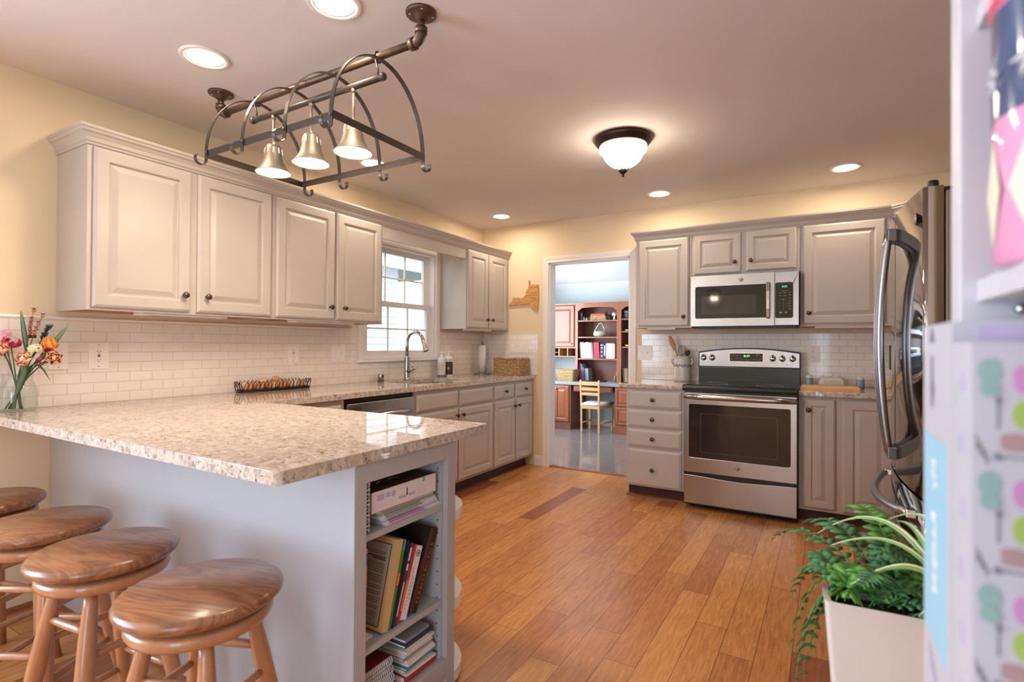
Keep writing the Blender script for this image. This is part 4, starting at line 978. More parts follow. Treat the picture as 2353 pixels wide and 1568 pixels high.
# ------------------------------------------------------------------ bar stools
def make_stool():
    t = thing('bar_stool', None, 'stool', (0,0,0), 'round swivel bar stools along the peninsula')
    R, Z = 0.178, 0.64
    MB().lathe([(0,Z-0.034),(R-0.028,Z-0.034),(R-0.012,Z-0.031),(R-0.002,Z-0.022),(R,Z-0.014),(R-0.004,Z-0.005),(R-0.012,Z),(0,Z)], (0,0,0), n=56).build('seat', seat_wood, t)
    MB().lathe([(0.10,Z-0.045),(0.10,Z-0.034)], (0,0,0), n=24).build('swivel_plate', plastic_black, t)
    MB().lathe([(0,Z-0.082),(0.135,Z-0.082),(0.150,Z-0.076),(0.155,Z-0.066),(0.154,Z-0.052),(0.148,Z-0.046),(0,Z-0.045)], (0,0,0), n=48).build('seat_base', stool_leg_wood, t)
    legs = []
    def lp(a, z):
        k = (Z-0.075-z)/(Z-0.075); r = 0.105+0.115*k
        return V((r*math.cos(a), r*math.sin(a), z))
    for k in range(4):
        a = PI/4+k*PI/2
        zs = [Z-0.07, Z-0.12, Z-0.2, Z-0.3, 0.30, 0.15, 0.0]; rs = [0.0145, 0.017, 0.021, 0.0225, 0.0215, 0.018, 0.0135]
        MB().tube([lp(a, z) for z in zs], rs, 14).build('leg', stool_leg_wood, t)
    for k in range(4):
        a, b_ = PI/4+k*PI/2, PI/4+(k+1)*PI/2
        for z in ((0.20, 0.40) if k % 2 else (0.27, 0.46)):
            p0, p1 = lp(a, z), lp(b_, z)
            MB().tube([p0, p0+(p1-p0)*0.25, p0+(p1-p0)*0.5, p0+(p1-p0)*0.75, p1], [0.008, 0.0105, 0.0115, 0.0105, 0.008], 10).build('rung', stool_leg_wood, t)
    return t
st = make_stool()
ST = [('round wooden bar stool nearest the bookshelf end, frontmost of the four', 1.887, -4.058, 0.35),
      ('round wooden bar stool second from the bookshelf end of the peninsula', 1.408, -4.060, 0.12),
      ('round wooden bar stool third from the bookshelf end, one away from the wall', 0.985, -4.058, 0.5),
      ('round wooden bar stool closest to the left wall, cut by the picture edge', 0.492, -4.075, 0.25)]
for i, (lb, x, y, r) in enumerate(ST):
    if i == 0: s_ = st; s_.location = (x, y, 0); s_.rotation_euler = (0,0,r); s_['label'] = lb
    else: copy_thing(st, (x, y, 0), r, lb)

# ------------------------------------------------------------------ wall plates
def plate(name, label, c, N, w_, h_, kind, n=1):
    """cover plate; kind: gfci, duplex, toggle, blank"""
    c = V(c); N = V(N); R = V((0,0,1)).cross(N); U = V((0,0,1))
    t = thing(name, label, 'outlet' if kind in ('gfci','duplex') else 'switch', c, 'outlet and switch plates')
    M_ = Matrix((R, U, N)).transposed().to_4x4(); M_.translation = c
    def mk(): m_ = MB(); m_.M = M_; return m_
    pl = mk().prism(rrect(-w_/2, w_/2, -h_/2, h_/2, 0.005), 0, 0.006, 'xy').build('cover_plate', plastic_white, t, 0.002)
    mk().lathe([(0.003,0.006),(0.002,0.0068),(0,0.0068)], (0,h_*0.42,0), n=8).lathe([(0.003,0.006),(0.002,0.0068),(0,0.0068)], (0,-h_*0.42,0), n=8).build('screw', legend_grey, pl)
    if kind == 'gfci':
        rc = mk().prism(rrect(-0.0165,0.0165,-0.034,0.034,0.003), 0.006, 0.0085, 'xy').build('receptacle', plastic_white, t, 0.001)
        m_ = mk()
        for z in (0.021, -0.021):
            for x in (-0.0065, 0.0065): m_.box(x-0.001, x+0.001, z-0.003, z+0.005, 0.0085, 0.0088)
            m_.lathe([(0.0022,0.0085),(0.0022,0.0088),(0,0.0088)], (0,z-0.008,0), n=8)
        m_.build('slot', plastic_black, rc)
        mk().box(-0.006,0.006,0.001,0.0055,0.0085,0.0098).build('reset_button', mat(name+'_reset%d' % len(MATS), S(196,60,40), 0.4) if n == 1 else plastic_white, rc)
        mk().box(-0.006,0.006,-0.0055,-0.001,0.0085,0.0098).build('test_button', plastic_black if n == 1 else plastic_white, rc)
        if n == 2: mk().box(0.008,0.012,-0.014,-0.011,0.0085,0.0092).build('indicator', led_lime, rc)
    elif kind == 'duplex':
        for z in (0.020, -0.020):
            rc = mk().prism([(0.0165*math.cos(a)*1.0, z+min(0.0135,max(-0.0135,0.0165*math.sin(a)))) for a in [2*PI*i/20 for i in range(20)]], 0.006, 0.0085, 'xy').build('receptacle', plastic_white, t, 0.001)
            m_ = mk()
            for x in (-0.0062, 0.0062): m_.box(x-0.001, x+0.001, z-0.001, z+0.0065, 0.0085, 0.0088)
            m_.lathe([(0.0022,0.0085),(0.0022,0.0088),(0,0.0088)], (0,z-0.007,0), n=8).build('slot', plastic_black, rc)
    elif kind == 'toggle':
        for i in range(n):
            x = (i-(n-1)/2)*0.046
            m_ = mk(); up_ = 1 if i % 2 else -1
            m_.add([(x-0.005,-0.009,0.006),(x+0.005,-0.009,0.006),(x+0.005,0.009,0.006),(x-0.005,0.009,0.006),(x-0.004,up_*0.010-0.003,0.017),(x+0.004,up_*0.010-0.003,0.017),(x+0.004,up_*0.010+0.003,0.017),(x-0.004,up_*0.010+0.003,0.017)], [(0,1,2,3),(4,5,6,7),(0,1,5,4),(1,2,6,5),(2,3,7,6),(3,0,4,7)])
            m_.build('toggle', plastic_white, t)
    return t
X8 = 0.0082
plate('wall_outlet', 'white outlet with red reset button between flower jar and first cabinet knob', (X8,-3.529,1.153), (1,0,0), 0.086, 0.130, 'gfci')
plate('wall_plate', 'blank white cover plate on the tile directly behind the flowers', (X8,-3.692,1.153), (1,0,0), 0.075, 0.128, 'blank')
plate('wall_outlet', 'white outlet with red reset button above the wire egg basket', (X8,-2.390,1.154), (1,0,0), 0.086, 0.130, 'gfci')
plate('wall_switch', 'double white switch plate on the tile left of the sink window', (X8,-1.994,1.154), (1,0,0), 0.128, 0.132, 'toggle', 2)
plate('wall_outlet', 'white outlet with red reset button half hidden behind the soap bottles', (X8,-0.645,1.154), (1,0,0), 0.082, 0.130, 'gfci')
plate('wall_switch', 'four gang white switch plate above the seagrass basket', (0.460,-X8,1.208), (0,-1,0), 0.208, 0.126, 'toggle', 4)
plate('wall_switch', 'double white switch plate with rounded corners right of the doorway', (1.775,-X8,1.154), (0,-1,0), 0.132, 0.132, 'toggle', 2)
plate('wall_outlet', 'plain white duplex outlet just left of the utensil crock', (1.977,-X8,1.155), (0,-1,0), 0.086, 0.128, 'duplex')
plate('wall_outlet', 'white outlet with green light right of the range backguard', (3.106,-X8,1.161), (0,-1,0), 0.088, 0.130, 'gfci', 2)

# carved state map plaque
SP = [(0.333,1.630),(0.338,1.646),(0.385,1.683),(0.372,1.694),(0.374,1.704),(0.40,1.712),(0.445,1.711),(0.458,1.704),(0.49,1.705),(0.508,1.713),(0.52,1.725),(0.535,1.728),(0.537,1.765),(0.528,1.768),(0.552,1.785),(0.566,1.802),(0.568,1.86),(0.564,1.880),(0.571,1.886),(0.578,1.880),(0.577,1.826),(0.59,1.836),(0.61,1.838),(0.672,1.836),(0.678,1.80),(0.674,1.76),(0.680,1.745),(0.678,1.68),(0.672,1.62),(0.672,1.582),(0.660,1.556),(0.652,1.562),(0.648,1.572),(0.625,1.590),(0.603,1.606),(0.588,1.634),(0.575,1.642),(0.42,1.636),(0.338,1.632)]
mp_ = thing('state_map_plaque', 'carved wooden state map plaque with a knife handle, left of the doorway', 'wall plaque', (0.51,-0.02,1.556))
MB().prism(SP, -0.020, -0.001, 'xz').build('board', map_wood, mp_, 0.003)
mb = MB(); yy = -0.0206
random.seed(3)
def line(pts, r=0.0011): mb.tube([(x, yy, z) for x, z in pts], r, 5)
for pts in ([(0.535,1.728),(0.536,1.70),(0.54,1.66),(0.548,1.645)], [(0.54,1.79),(0.575,1.79)], [(0.455,1.70),(0.452,1.682),(0.475,1.665),(0.49,1.648),(0.52,1.64)], [(0.40,1.64),(0.43,1.655),(0.46,1.66)], [(0.56,1.645),(0.60,1.672),(0.64,1.68),(0.67,1.676)], [(0.575,1.705),(0.62,1.70),(0.66,1.685)], [(0.60,1.75),(0.63,1.745),(0.66,1.752)], [(0.60,1.75),(0.61,1.757),(0.64,1.758)], [(0.53,1.728),(0.57,1.726),(0.62,1.73),(0.67,1.724)], [(0.646,1.60),(0.655,1.62),(0.664,1.60),(0.646,1.60)], [(0.648,1.745),(0.655,1.765),(0.662,1.745)], [(0.41,1.665),(0.425,1.668),(0.41,1.672)], [(0.50,1.672),(0.506,1.678),(0.51,1.670)], [(0.55,1.757),(0.58,1.76)]): line(pts)
mb.build('engraved_line', map_burn, mp_)
lettering('NEW YORK', 0.022, (0.626,-0.0206,1.806), (1,0,0), (0,0,1), map_burn, 'carved_lettering', mp_, 0.001)
lettering('ALBANY', 0.012, (0.635,-0.0206,1.700), (1,0,0), (0,0,1), map_burn, 'carved_lettering', mp_, 0.001)
lettering('N Y C', 0.010, (0.64,-0.0206,1.625), (1,0,0), (0,0,1), map_burn, 'carved_lettering', mp_, 0.001)
# ------------------------------------------------------------------ things on the left worktop
ZW = 0.9152
# flower jar
VC = V((0.088,-3.862,0)); SD = V((0.863,0.505,0)); DP = V((-0.505,0.863,0))
def fp(s_, z, d=0.0): return V((VC.x, VC.y, z))+SD*s_+DP*d
jr = thing('flower_jar', 'clear glass jar holding wooden flowers at the worktop left end', 'vase', (VC.x,VC.y,ZW))
jp = [(0.0,0.0),(0.058,0.0),(0.066,0.006),(0.069,0.02),(0.068,0.085),(0.063,0.108),(0.053,0.128),(0.050,0.140),(0.052,0.144),(0.050,0.150),(0.053,0.156),(0.052,0.165)]
MB().lathe([(r, ZW+z) for r, z in jp]+[(r-0.003, ZW+max(z,0.004)) for r, z in reversed(jp)], (VC.x,VC.y,0), n=36, cap=False).build('glass_body', vase_glass, jr)
def stem(mb, tip, base_s, base_d, r=0.0028, bend=0.01):
    b_ = fp(base_s, ZW+0.008, base_d); n_ = fp(base_s*-0.25+0.2*((tip-VC).dot(SD)), ZW+0.15, base_d*-0.3+0.15*((tip-VC).dot(DP)))
    mid = (n_+tip)/2+V((0,0,bend))
    return mb.tube([b_, (b_+n_)/2, n_, mid, tip], r, 8)
def flower(name, label, cat='flower'): return thing(name, label, cat, (VC.x,VC.y,ZW), 'stems in the flower jar')
def leafblade(mb, base, tip, w_, side=SD, n=9, fold=0.15):
    base, tip = V(base), V(tip)
    return mb.blade([base+(tip-base)*i/n for i in range(n+1)], [w_*math.sin(PI*min(0.97, 0.12+0.86*i/n))**0.8 if i < n else 0.0006 for i in range(n+1)], side, 0.0015, fold)
t = flower('leaf_stem', 'tall upright sage green leaf at the left of the flower jar')
leafblade(MB(), fp(0.020,1.17,0.02), fp(-0.018,1.362,0.03), 0.013).build('leaf', leaf_sage, t); stem(MB(), fp(0.020,1.18,0.02), 0.01, 0.01).build('stem', stem_green, t)
t = flower('leaf_stem', 'long sage green leaf leaning right behind the orange flower')
leafblade(MB(), fp(0.07,1.13,0.02), fp(0.204,1.297,0.02), 0.013, (SD+V((0,0,-0.8)))).build('leaf', leaf_sage, t); stem(MB(), fp(0.072,1.135,0.02), -0.03, 0.0).build('stem', stem_green, t)
t = flower('leaf_stem', 'broad deep green leaf dipping into the jar mouth')
leafblade(MB(), fp(0.028,0.99,-0.035), fp(0.075,1.13,-0.04), 0.019).build('leaf', leaf_deep, t); stem(MB(), fp(0.05,1.07,-0.036), 0.0, -0.02).build('stem', stem_green, t)
t = flower('leaf_stem', 'thin drooping green leaf hanging to the right of the jar')
MB().blade([fp(0.085,1.12,-0.02),fp(0.11,1.118,-0.02),fp(0.135,1.095,-0.02),fp(0.162,1.05,-0.02)], [0.003,0.006,0.005,0.0006], DP+V((0,0,0.4)), 0.0015).build('leaf', leaf_deep, t); stem(MB(), fp(0.085,1.12,-0.02), -0.01, -0.01).build('stem', stem_green, t)
def sprig(label, pts, b_s):
    t = flower('lavender_sprig', label)
    stem(MB(), pts[0], b_s, 0.01, 0.002).build('stem', stem_green, t)
    a = MB().tube(pts, 0.0022, 6); pu = MB(); random.seed(len(label))
    for i, p_ in enumerate(pts):
        a.cur = 0
        for k in range(5):
            an = 2*PI*k/5+i; a.ellipsoid(p_+V((0.0042*math.cos(an), 0.0042*math.sin(an), -0.002)), 0.0038, 0.0038, 0.0062, 8, 6)
        for k in range(7):
            an = 2*PI*k/7+i; q_ = p_+V((0.002*math.cos(an), 0.002*math.sin(an), 0.004)); pu.blade([q_, q_+V((0.006*math.cos(an), 0.006*math.sin(an), 0.005)), q_+V((0.012*math.cos(an), 0.012*math.sin(an), 0.007))], [0.001, 0.0042, 0.001], V((-math.sin(an), math.cos(an), 0)))
    a.build('bud', bud_amber, t); pu.build('floret', petal_purple, t)
    b2 = MB()
    for k in range(6): an = 2*PI*k/6; b2.ellipsoid(pts[0]+V((0.004*math.cos(an), 0.004*math.sin(an), -0.017)), 0.004, 0.004, 0.008, 8, 6)
    b2.build('dark_bud', bud_dark, t)
sprig('taller purple and amber sprig, left of the pair at the top', [fp(0.034,1.262,0.02), fp(0.033,1.281,0.02), fp(0.036,1.302,0.02), fp(0.039,1.322,0.02), fp(0.050,1.362,0.02)], 0.0)
sprig('shorter purple and amber sprig, right of the pair at the top', [fp(0.058,1.262,0.015), fp(0.066,1.280,0.015), fp(0.076,1.304,0.015), fp(0.095,1.338,0.015)], -0.02)
t = flower('thistle_stem', 'dark teal bristly thistle head leaning right among the flowers')
stem(MB(), fp(0.094,1.228,0.01), -0.02, 0.0).build('stem', stem_green, t)
mb = MB(); ax = (fp(0.124,1.285,0.01)-fp(0.095,1.23,0.01)); random.seed(5)
for i in range(90):
    tt = random.random(); p_ = fp(0.095,1.23,0.01)+ax*tt; an = random.random()*2*PI
    d_ = (SD*math.cos(an)*0.8+DP*math.sin(an)*0.8+ax.normalized()*1.1); r_ = 0.017 if tt > 0.55 or tt < 0.35 else 0.011
    mb.tube([p_, p_+d_*r_], [0.0018, 0.0007], 5)
mb.build('bristle_head', thistle, t)
def rose(label, c0, r, facing, petal=petal_peach, core=petal_cream):
    t = flower('rose', label); c0 = V(c0); Fz = V(facing).normalized(); A = Fz.orthogonal().normalized(); B = Fz.cross(A); random.seed(len(label))
    stem(MB(), c0-Fz*r*0.5, -0.3*((c0-VC).dot(SD)), 0.0, 0.0028).build('stem', stem_green, t)
    mb = MB()
    for layer, (rr, hh, n_) in enumerate(((1.0, 0.35, 6), (0.78, 0.5, 5), (0.55, 0.6, 5))):
        for k in range(n_):
            an = 2*PI*k/n_+layer*0.5; O = A*math.cos(an)+B*math.sin(an); T = Fz.cross(O)
            path = [c0+O*r*0.15-Fz*r*0.5, c0+O*r*0.72*rr-Fz*r*0.3, c0+O*r*rr*0.98+Fz*r*(hh-0.35), c0+O*r*rr*0.86+Fz*r*hh]
            mb.blade(path, [r*0.12, r*0.46*rr, r*0.58*rr, r*0.40*rr], T, 0.0015, -0.25)
    mb.build('petal', petal, t)
    cb = MB()
    for k in range(9): an = 2.4*k; q_ = r*0.10*math.sqrt(k); cb.ellipsoid(c0+A*q_*math.cos(an)+B*q_*math.sin(an)+Fz*r*0.22, r*0.13, r*0.13, r*0.2, 8, 6)
    cb.build('center', core, t)
rose('peach rose at the front centre of the bouquet, above the jar mouth', fp(0.071,1.147,-0.05), 0.030, -DP+V((0,0,0.25)))
rose('peach rose at the left edge of the bouquet, below the magenta bloom', fp(-0.060,1.187,-0.02), 0.032, -DP+V((0,0,0.7)))
rose('pale peach rose at the far right of the bouquet', fp(0.178,1.152,-0.02), 0.027, SD*0.8-DP+V((0,0,0.1)), petal_peach, petal_peach)
t = flower('tulip', 'bright orange tulip bloom at the upper right of the bouquet')
stem(MB(), fp(0.135,1.195,0.0), -0.03, 0.01).build('stem', stem_green, t)
mb = MB()
for k in range(6):
    an = 2*PI*k/6; O = SD*math.cos(an)+DP*math.sin(an); T = V((0,0,1)).cross(O)
    mb.blade([fp(0.140,1.190,0), fp(0.143,1.196,0)+O*0.020, fp(0.140,1.216,0)+O*0.024, fp(0.132,1.243,0)+O*(0.008 if k % 3 else 0.02)], [0.004,0.016,0.015,0.001], T, 0.0015)
mb.blade([fp(0.150,1.20,-0.02), fp(0.165,1.205,-0.02), fp(0.172,1.195,-0.02)], [0.006,0.012,0.001], DP+V((0,0,1)))
mb.build('petal', petal_orange, t)
def cluster(name, label, c0, r, m, n_, s_, core=None):
    t = flower(name, label); random.seed(len(label)+n_); mb = MB(); cb = MB()
    stem(MB(), V(c0)-V((0,0,r*0.6)), -0.3*((V(c0)-VC).dot(SD)), 0.005, 0.0025).build('stem', stem_green, t)
    for k in range(n_):
        th = random.random()*2*PI; ph = math.acos(1-2*random.random()*0.9); d_ = V((math.cos(th)*math.sin(ph), math.sin(th)*math.sin(ph), math.cos(ph)))
        p_ = V(c0)+V((d_.x*r*1.25, d_.y*r*1.25, d_.z*r*0.8))
        for q_ in range(5):
            an = 2*PI*q_/5; A = d_.orthogonal().normalized(); B = d_.cross(A); O = A*math.cos(an)+B*math.sin(an)
            mb.blade([p_, p_+O*s_*0.6+d_*s_*0.1, p_+O*s_], [s_*0.15, s_*0.42, s_*0.15], d_.cross(O))
        if core: cb.ellipsoid(p_+d_*0.001, s_*0.3, s_*0.3, s_*0.3, 6, 5)
    mb.build('petal', m, t)
    if core: cb.build('center', core, t)
cluster('magenta_bloom', 'magenta flower cluster at the left, above the left peach rose', fp(-0.022,1.216,-0.01), 0.026, petal_magenta, 16, 0.013)
cluster('magenta_bloom', 'small magenta flower cluster low on the right beside the front rose', fp(0.130,1.142,-0.02), 0.017, petal_magenta, 9, 0.011)
cluster('magenta_bloom', 'magenta flower tucked under the orange tulip', fp(0.145,1.178,-0.005), 0.012, petal_magenta, 6, 0.011)
cluster('daisy_bloom', 'white and yellow daisy cluster left of the orange tulip', fp(0.098,1.188,-0.02), 0.022, petal_cream, 8, 0.017, yellow_soft)
cluster('pink_bloom', 'pale pink bell flower spike at the far left of the bouquet', fp(-0.064,1.252,0.0), 0.022, petal_pink, 12, 0.010)

# wire egg basket
bk = thing('egg_basket', 'rust brown wire egg basket with looped sides on the left worktop', 'basket', (0.085,-2.585,ZW))
bx0, bx1, by0, by1 = 0.05, 0.125, -2.825, -2.345
TOPZ, FL = ZW+0.068, 0.02
mb = MB()
for z in (ZW+0.004, ZW+0.014): mb.tube([(bx0,by0,z),(bx1,by0,z),(bx1,by1,z),(bx0,by1,z)], 0.0032, 6, closed=True)
for i in range(9): y = by0+(by1-by0)*i/8; mb.tube([(bx0,y,ZW+0.008),(bx1,y,ZW+0.008)], 0.002, 6)
mb.build('base_frame', wire_rust, bk)
mb = MB()
def loopwire(p0, p1, out, n_):
    p0, p1, out = V(p0), V(p1), V(out); st_ = (p1-p0)/n_
    for i in range(n_):
        c0 = p0+st_*(i+0.5); w_ = st_*0.62
        mb.tube([c0+w_*math.cos(a)*(-1)+(out*FL+V((0,0,TOPZ-ZW-0.012)))*(0.5-0.5*math.cos(b_)) for a, b_ in [(PI*k/14, 2*PI*k/14) for k in range(15)]], 0.0019, 5)
loopwire((bx1,by0,ZW+0.012),(bx1,by1,ZW+0.012),(1,0,0),18); loopwire((bx0,by0,ZW+0.012),(bx0,by1,ZW+0.012),(-1,0,0),18)
loopwire((bx0,by0,ZW+0.012),(bx1,by0,ZW+0.012),(0,-1,0),3); loopwire((bx0,by1,ZW+0.012),(bx1,by1,ZW+0.012),(0,1,0),3)
mb.build('wire_loop', wire_rust, bk)
em = [egg_brown, egg_pale, egg_white]
random.seed(11); ne = 0
def egg(lb, x, y, z, m, tilt):
    e = MB(); e.M = Matrix.Translation((x, y, z)) @ Matrix.Rotation(tilt, 4, 'X')
    e.ellipsoid((0,0,0), 0.0205, 0.0205, 0.027, 16, 12, 0.12)
    o = e.build('egg', m); tag(o, lb, 'egg', 'eggs in the wire basket')
order = ['brown','brown','brown','brown','pale','brown','brown','pale','white','brown']
place = ['leftmost','second from left','third from left','fourth from left','fifth from left','fifth from right','fourth from right','third from right','second from right','rightmost']
for i in range(10):
    y = by0+0.058+i*0.0412
    egg('%s hen egg, %s in the front row of the wire basket' % (order[i], place[i]), 0.104, y, ZW+0.0385, {'brown': egg_brown, 'pale': egg_pale, 'white': egg_white}[order[i]], 0.25 if i % 2 else -0.3)
order2 = ['pale','brown','brown','pale','brown','brown','pale','brown','pale','white']
for i in range(10):
    y = by0+0.050+i*0.0412
    egg('%s hen egg, %s in the back row of the wire basket' % (order2[i], place[i]), 0.0625, y, ZW+0.0385, {'brown': egg_brown, 'pale': egg_pale, 'white': egg_white}[order2[i]], -0.2 if i % 2 else 0.3)
egg('brown hen egg sitting highest, on top of the basket', 0.083, -2.575, ZW+0.072, egg_brown, 1.35)
egg('pale hen egg just left of the highest egg, second layer', 0.074, -2.66, ZW+0.062, egg_pale, 1.3)

# sink fittings
a = thing('air_gap_cap', 'short brushed nickel air gap cap left of the faucet', 'air gap', (0.065,-1.60,ZW))
MB().lathe([(0,0),(0.025,0),(0.025,0.058),(0.023,0.062),(0,0.063)], (0.065,-1.60,ZW), n=24).build('cap', nickel, a)
box('slot', plastic_black, 0.0865, 0.0905, -1.606, -1.594, ZW+0.034, ZW+0.052, a)
fc = thing('kitchen_faucet', 'brushed nickel gooseneck pull down faucet at the sink', 'faucet', (0.085,-1.31,ZW))
fx, fy = 0.085, -1.31
MB().lathe([(0,0),(0.031,0),(0.031,0.006),(0.027,0.012),(0.0255,0.03),(0.024,0.12),(0.022,0.19),(0.0225,0.196),(0.020,0.203),(0.0,0.203)], (fx,fy,ZW), n=26).build('base', nickel, fc)
arc = [(fx, fy, ZW+0.20), (fx, fy, ZW+0.30)]+[(fx+0.088-0.088*math.cos(t_), fy, ZW+0.322+0.088*math.sin(t_)) for t_ in [PI*0.92*k/14 for k in range(15)]]
sp = MB().tube(arc, [0.0155]*2+[0.0150]*15, 16).build('spout', nickel, fc)
e0 = V(arc[-1]); dr_ = (V(arc[-1])-V(arc[-2])).normalized()
MB().lathe([(0.0165,-0.004),(0.0185,0.0),(0.018,0.006),(0.018,0.03),(0.020,0.06),(0.0245,0.095),(0.0245,0.103),(0.018,0.106),(0,0.106)], e0, N=dr_, n=22).build('spray_head', nickel, sp)
hv = MB().tube([(fx+0.012,fy+0.0,ZW+0.075),(fx+0.05,fy,ZW+0.088),(fx+0.072,fy,ZW+0.100)], [0.022,0.017,0.013], 14).build('valve_body', nickel, fc)
MB().tube([(fx+0.07,fy,ZW+0.098),(fx+0.083,fy,ZW+0.098),(fx+0.092,fy+0.002,ZW+0.10)], [0.013,0.0125,0.008], 12).tube([(fx+0.076,fy,ZW+0.098),(fx+0.05,fy,ZW+0.135),(fx+0.038,fy,ZW+0.16)], [0.0055,0.0048,0.004], 10).build('lever', nickel, hv)
def pump(t, x, y, z):
    MB().lathe([(0.015,0),(0.015,0.016),(0.012,0.019),(0.0055,0.02),(0.0055,0.034),(0.011,0.036),(0.011,0.044),(0,0.045)], (x,y,z), n=16).tube([(x,y,z+0.041),(x+0.02,y+0.016,z+0.042),(x+0.032,y+0.026,z+0.036)], [0.0055,0.005,0.004], 8).build('pump', plastic_white, t)
s1 = thing('soap_bottle', 'pale soap pump bottle with a purple base band, left of the pair', 'soap bottle', (0.098,-0.845,ZW))
def rbottle(x, y, r, prof, m, t, name='bottle'): return MB().lathe([(r*k, ZW+z) for k, z in prof], (x,y,0), n=28).build(name, m, t)
x, y = 0.098, -0.845
b1 = rbottle(x, y, 0.037, [(0,0),(0.93,0),(1,0.004),(1,0.165),(0.94,0.176),(0.6,0.186),(0.4,0.19),(0,0.19)], mat('soap_pale', S(226,226,222), 0.25, var=0.03), s1)
MB().lathe([(0.0375,ZW+0.003),(0.0375,ZW+0.022)], (x,y,0), n=28, cap=False).build('base_band', mat('soap_violet', S(104,92,132), 0.4), b1)
MB().lathe([(0.0374,ZW+0.026),(0.0374,ZW+0.138)], (x,y,0), n=28, cap=False).build('label', mat('soap_label', S(206,204,188), 0.5, var=0.06, scale=14), b1)
nx_ = (V((3.158,-4.777,0))-V((x,y,0))).normalized(); rt_ = V((0,0,1)).cross(nx_)
lettering('SOAP', 0.012, V((x,y,ZW+0.108))+nx_*0.0378, rt_, (0,0,1), legend_grey, 'label_text', b1)
pump(s1, x, y, ZW+0.188)
s2 = thing('soap_bottle', 'white dish soap pump bottle with dark ornamental label, right of the pair', 'soap bottle', (0.098,-0.742,ZW))
x, y = 0.098, -0.742
b2 = rbottle(x, y, 0.041, [(0,0),(0.94,0),(1,0.005),(1,0.175),(0.95,0.186),(0.7,0.194),(0.42,0.197),(0,0.197)], plastic_white, s2)
lb = MB().lathe([(0.0416,ZW+0.02),(0.0416,ZW+0.142)], (x,y,0), n=32, cap=False).build('label', mat('soap_dark', S(62,40,44), 0.5, var=0.3, scale=60), b2)
nx_ = (V((3.158,-4.777,0))-V((x,y,0))).normalized(); rt_ = V((0,0,1)).cross(nx_)
cN = V((x,y,0))+nx_*0.0418
MB().lathe([(0.011,0),(0.011,0.0008),(0,0.0009)], cN+V((0,0,ZW+0.08)), N=nx_, n=20).build('sun_motif', mat('motif_gold', S(232,178,66), 0.5), lb)
mb = MB()
for k in range(12): a_ = 2*PI*k/12; mb.lathe([(0.0035,0),(0.0035,0.0006),(0,0.0007)], cN+rt_*0.018*math.cos(a_)+V((0,0,ZW+0.08+0.022*math.sin(a_)))-nx_*0.0035*abs(math.cos(a_)), N=nx_, n=8)
mb.build('ring_motif', BK['teal'], lb)
mb = MB()
for s_ in (-1, 1):
    for z in (0.034, 0.128): mb.lathe([(0.0045,0),(0.0045,0.0008),(0,0.0009)], cN+V((0,0,ZW+z))+rt_*0.0, N=nx_, n=10)
mb.build('dot_motif', BK['orange'], lb)
lettering('DISH SOAP', 0.0155, cN+V((0,0,ZW+0.158))-nx_*0.0006, rt_, (0,0,1), BK['black'], 'label_text', b2, 0.004)
pump(s2, x, y, ZW+0.195)
# paper towel holder
ph = thing('paper_towel_holder', 'upright paper towel roll on a round base in the worktop corner', 'paper towels', (0.13,-0.21,ZW))
x, y = 0.13, -0.21
MB().lathe([(0,0),(0.082,0),(0.084,0.006),(0.078,0.011),(0.02,0.014),(0,0.014)], (x,y,ZW), n=36).build('base', nickel, ph)
MB().lathe([(0.006,0.01),(0.006,0.315),(0.010,0.318),(0.012,0.325),(0.008,0.334),(0,0.335)], (x,y,ZW), n=14).build('post', nickel, ph)
MB().lathe([(0.018,0.016),(0.040,0.016),(0.040,0.300),(0.018,0.300)], (x,y,ZW), n=36, cap=False).lathe([(0.018,0.300),(0.018,0.016)], (x,y,ZW), n=24, cap=False).build('paper_roll', paper_white, ph)
# seagrass basket with papers
wb = thing('seagrass_basket', 'rectangular woven seagrass basket of papers beside the doorway wall', 'basket', (0.44,-0.14,ZW))
o_, h_ = rrect(0.285,0.597,-0.245,-0.03,0.02,4), 0.165
i_ = rrect(0.297,0.585,-0.233,-0.042,0.014,4)
MB().loft([[(x,y,ZW) for x, y in o_],[(x,y,ZW+h_) for x, y in o_],[(x,y,ZW+h_) for x, y in i_],[(x,y,ZW+0.012) for x, y in i_]], True, True, True, False).build('body', seagrass, wb, 0.003)
mb = MB()
mb.tube([(x,y,ZW+h_) for x, y in rrect(0.290,0.592,-0.240,-0.035,0.018,4)], 0.009, 8, closed=True)
mb.build('rim', seagrass, wb)
for k, (rx, lb_) in enumerate(((0.0,'sheet of paper lying at the bottom of the pile in the seagrass basket'), (0.12,'curled printed paper on top of the pile in the seagrass basket'))):
    mb = MB(); mb.M = Matrix.Translation((0.40+k*0.02,-0.14,ZW+h_-0.012+k*0.013)) @ Matrix.Rotation(0.06+rx, 4, 'Z') @ Matrix.Rotation(0.05*k, 4, 'Y')
    mb.prism([(-0.10,0.0),(-0.06,0.006),(0.0,0.004),(0.06,0.008),(0.10,0.002),(0.10,-0.004),(0.06,0.002),(0.0,-0.002),(-0.06,0.0),(-0.10,-0.006)], -0.07, 0.07, 'xz')
    tag(mb.build('paper_sheet', paper_white if k else paper_grey), lb_, 'paper')

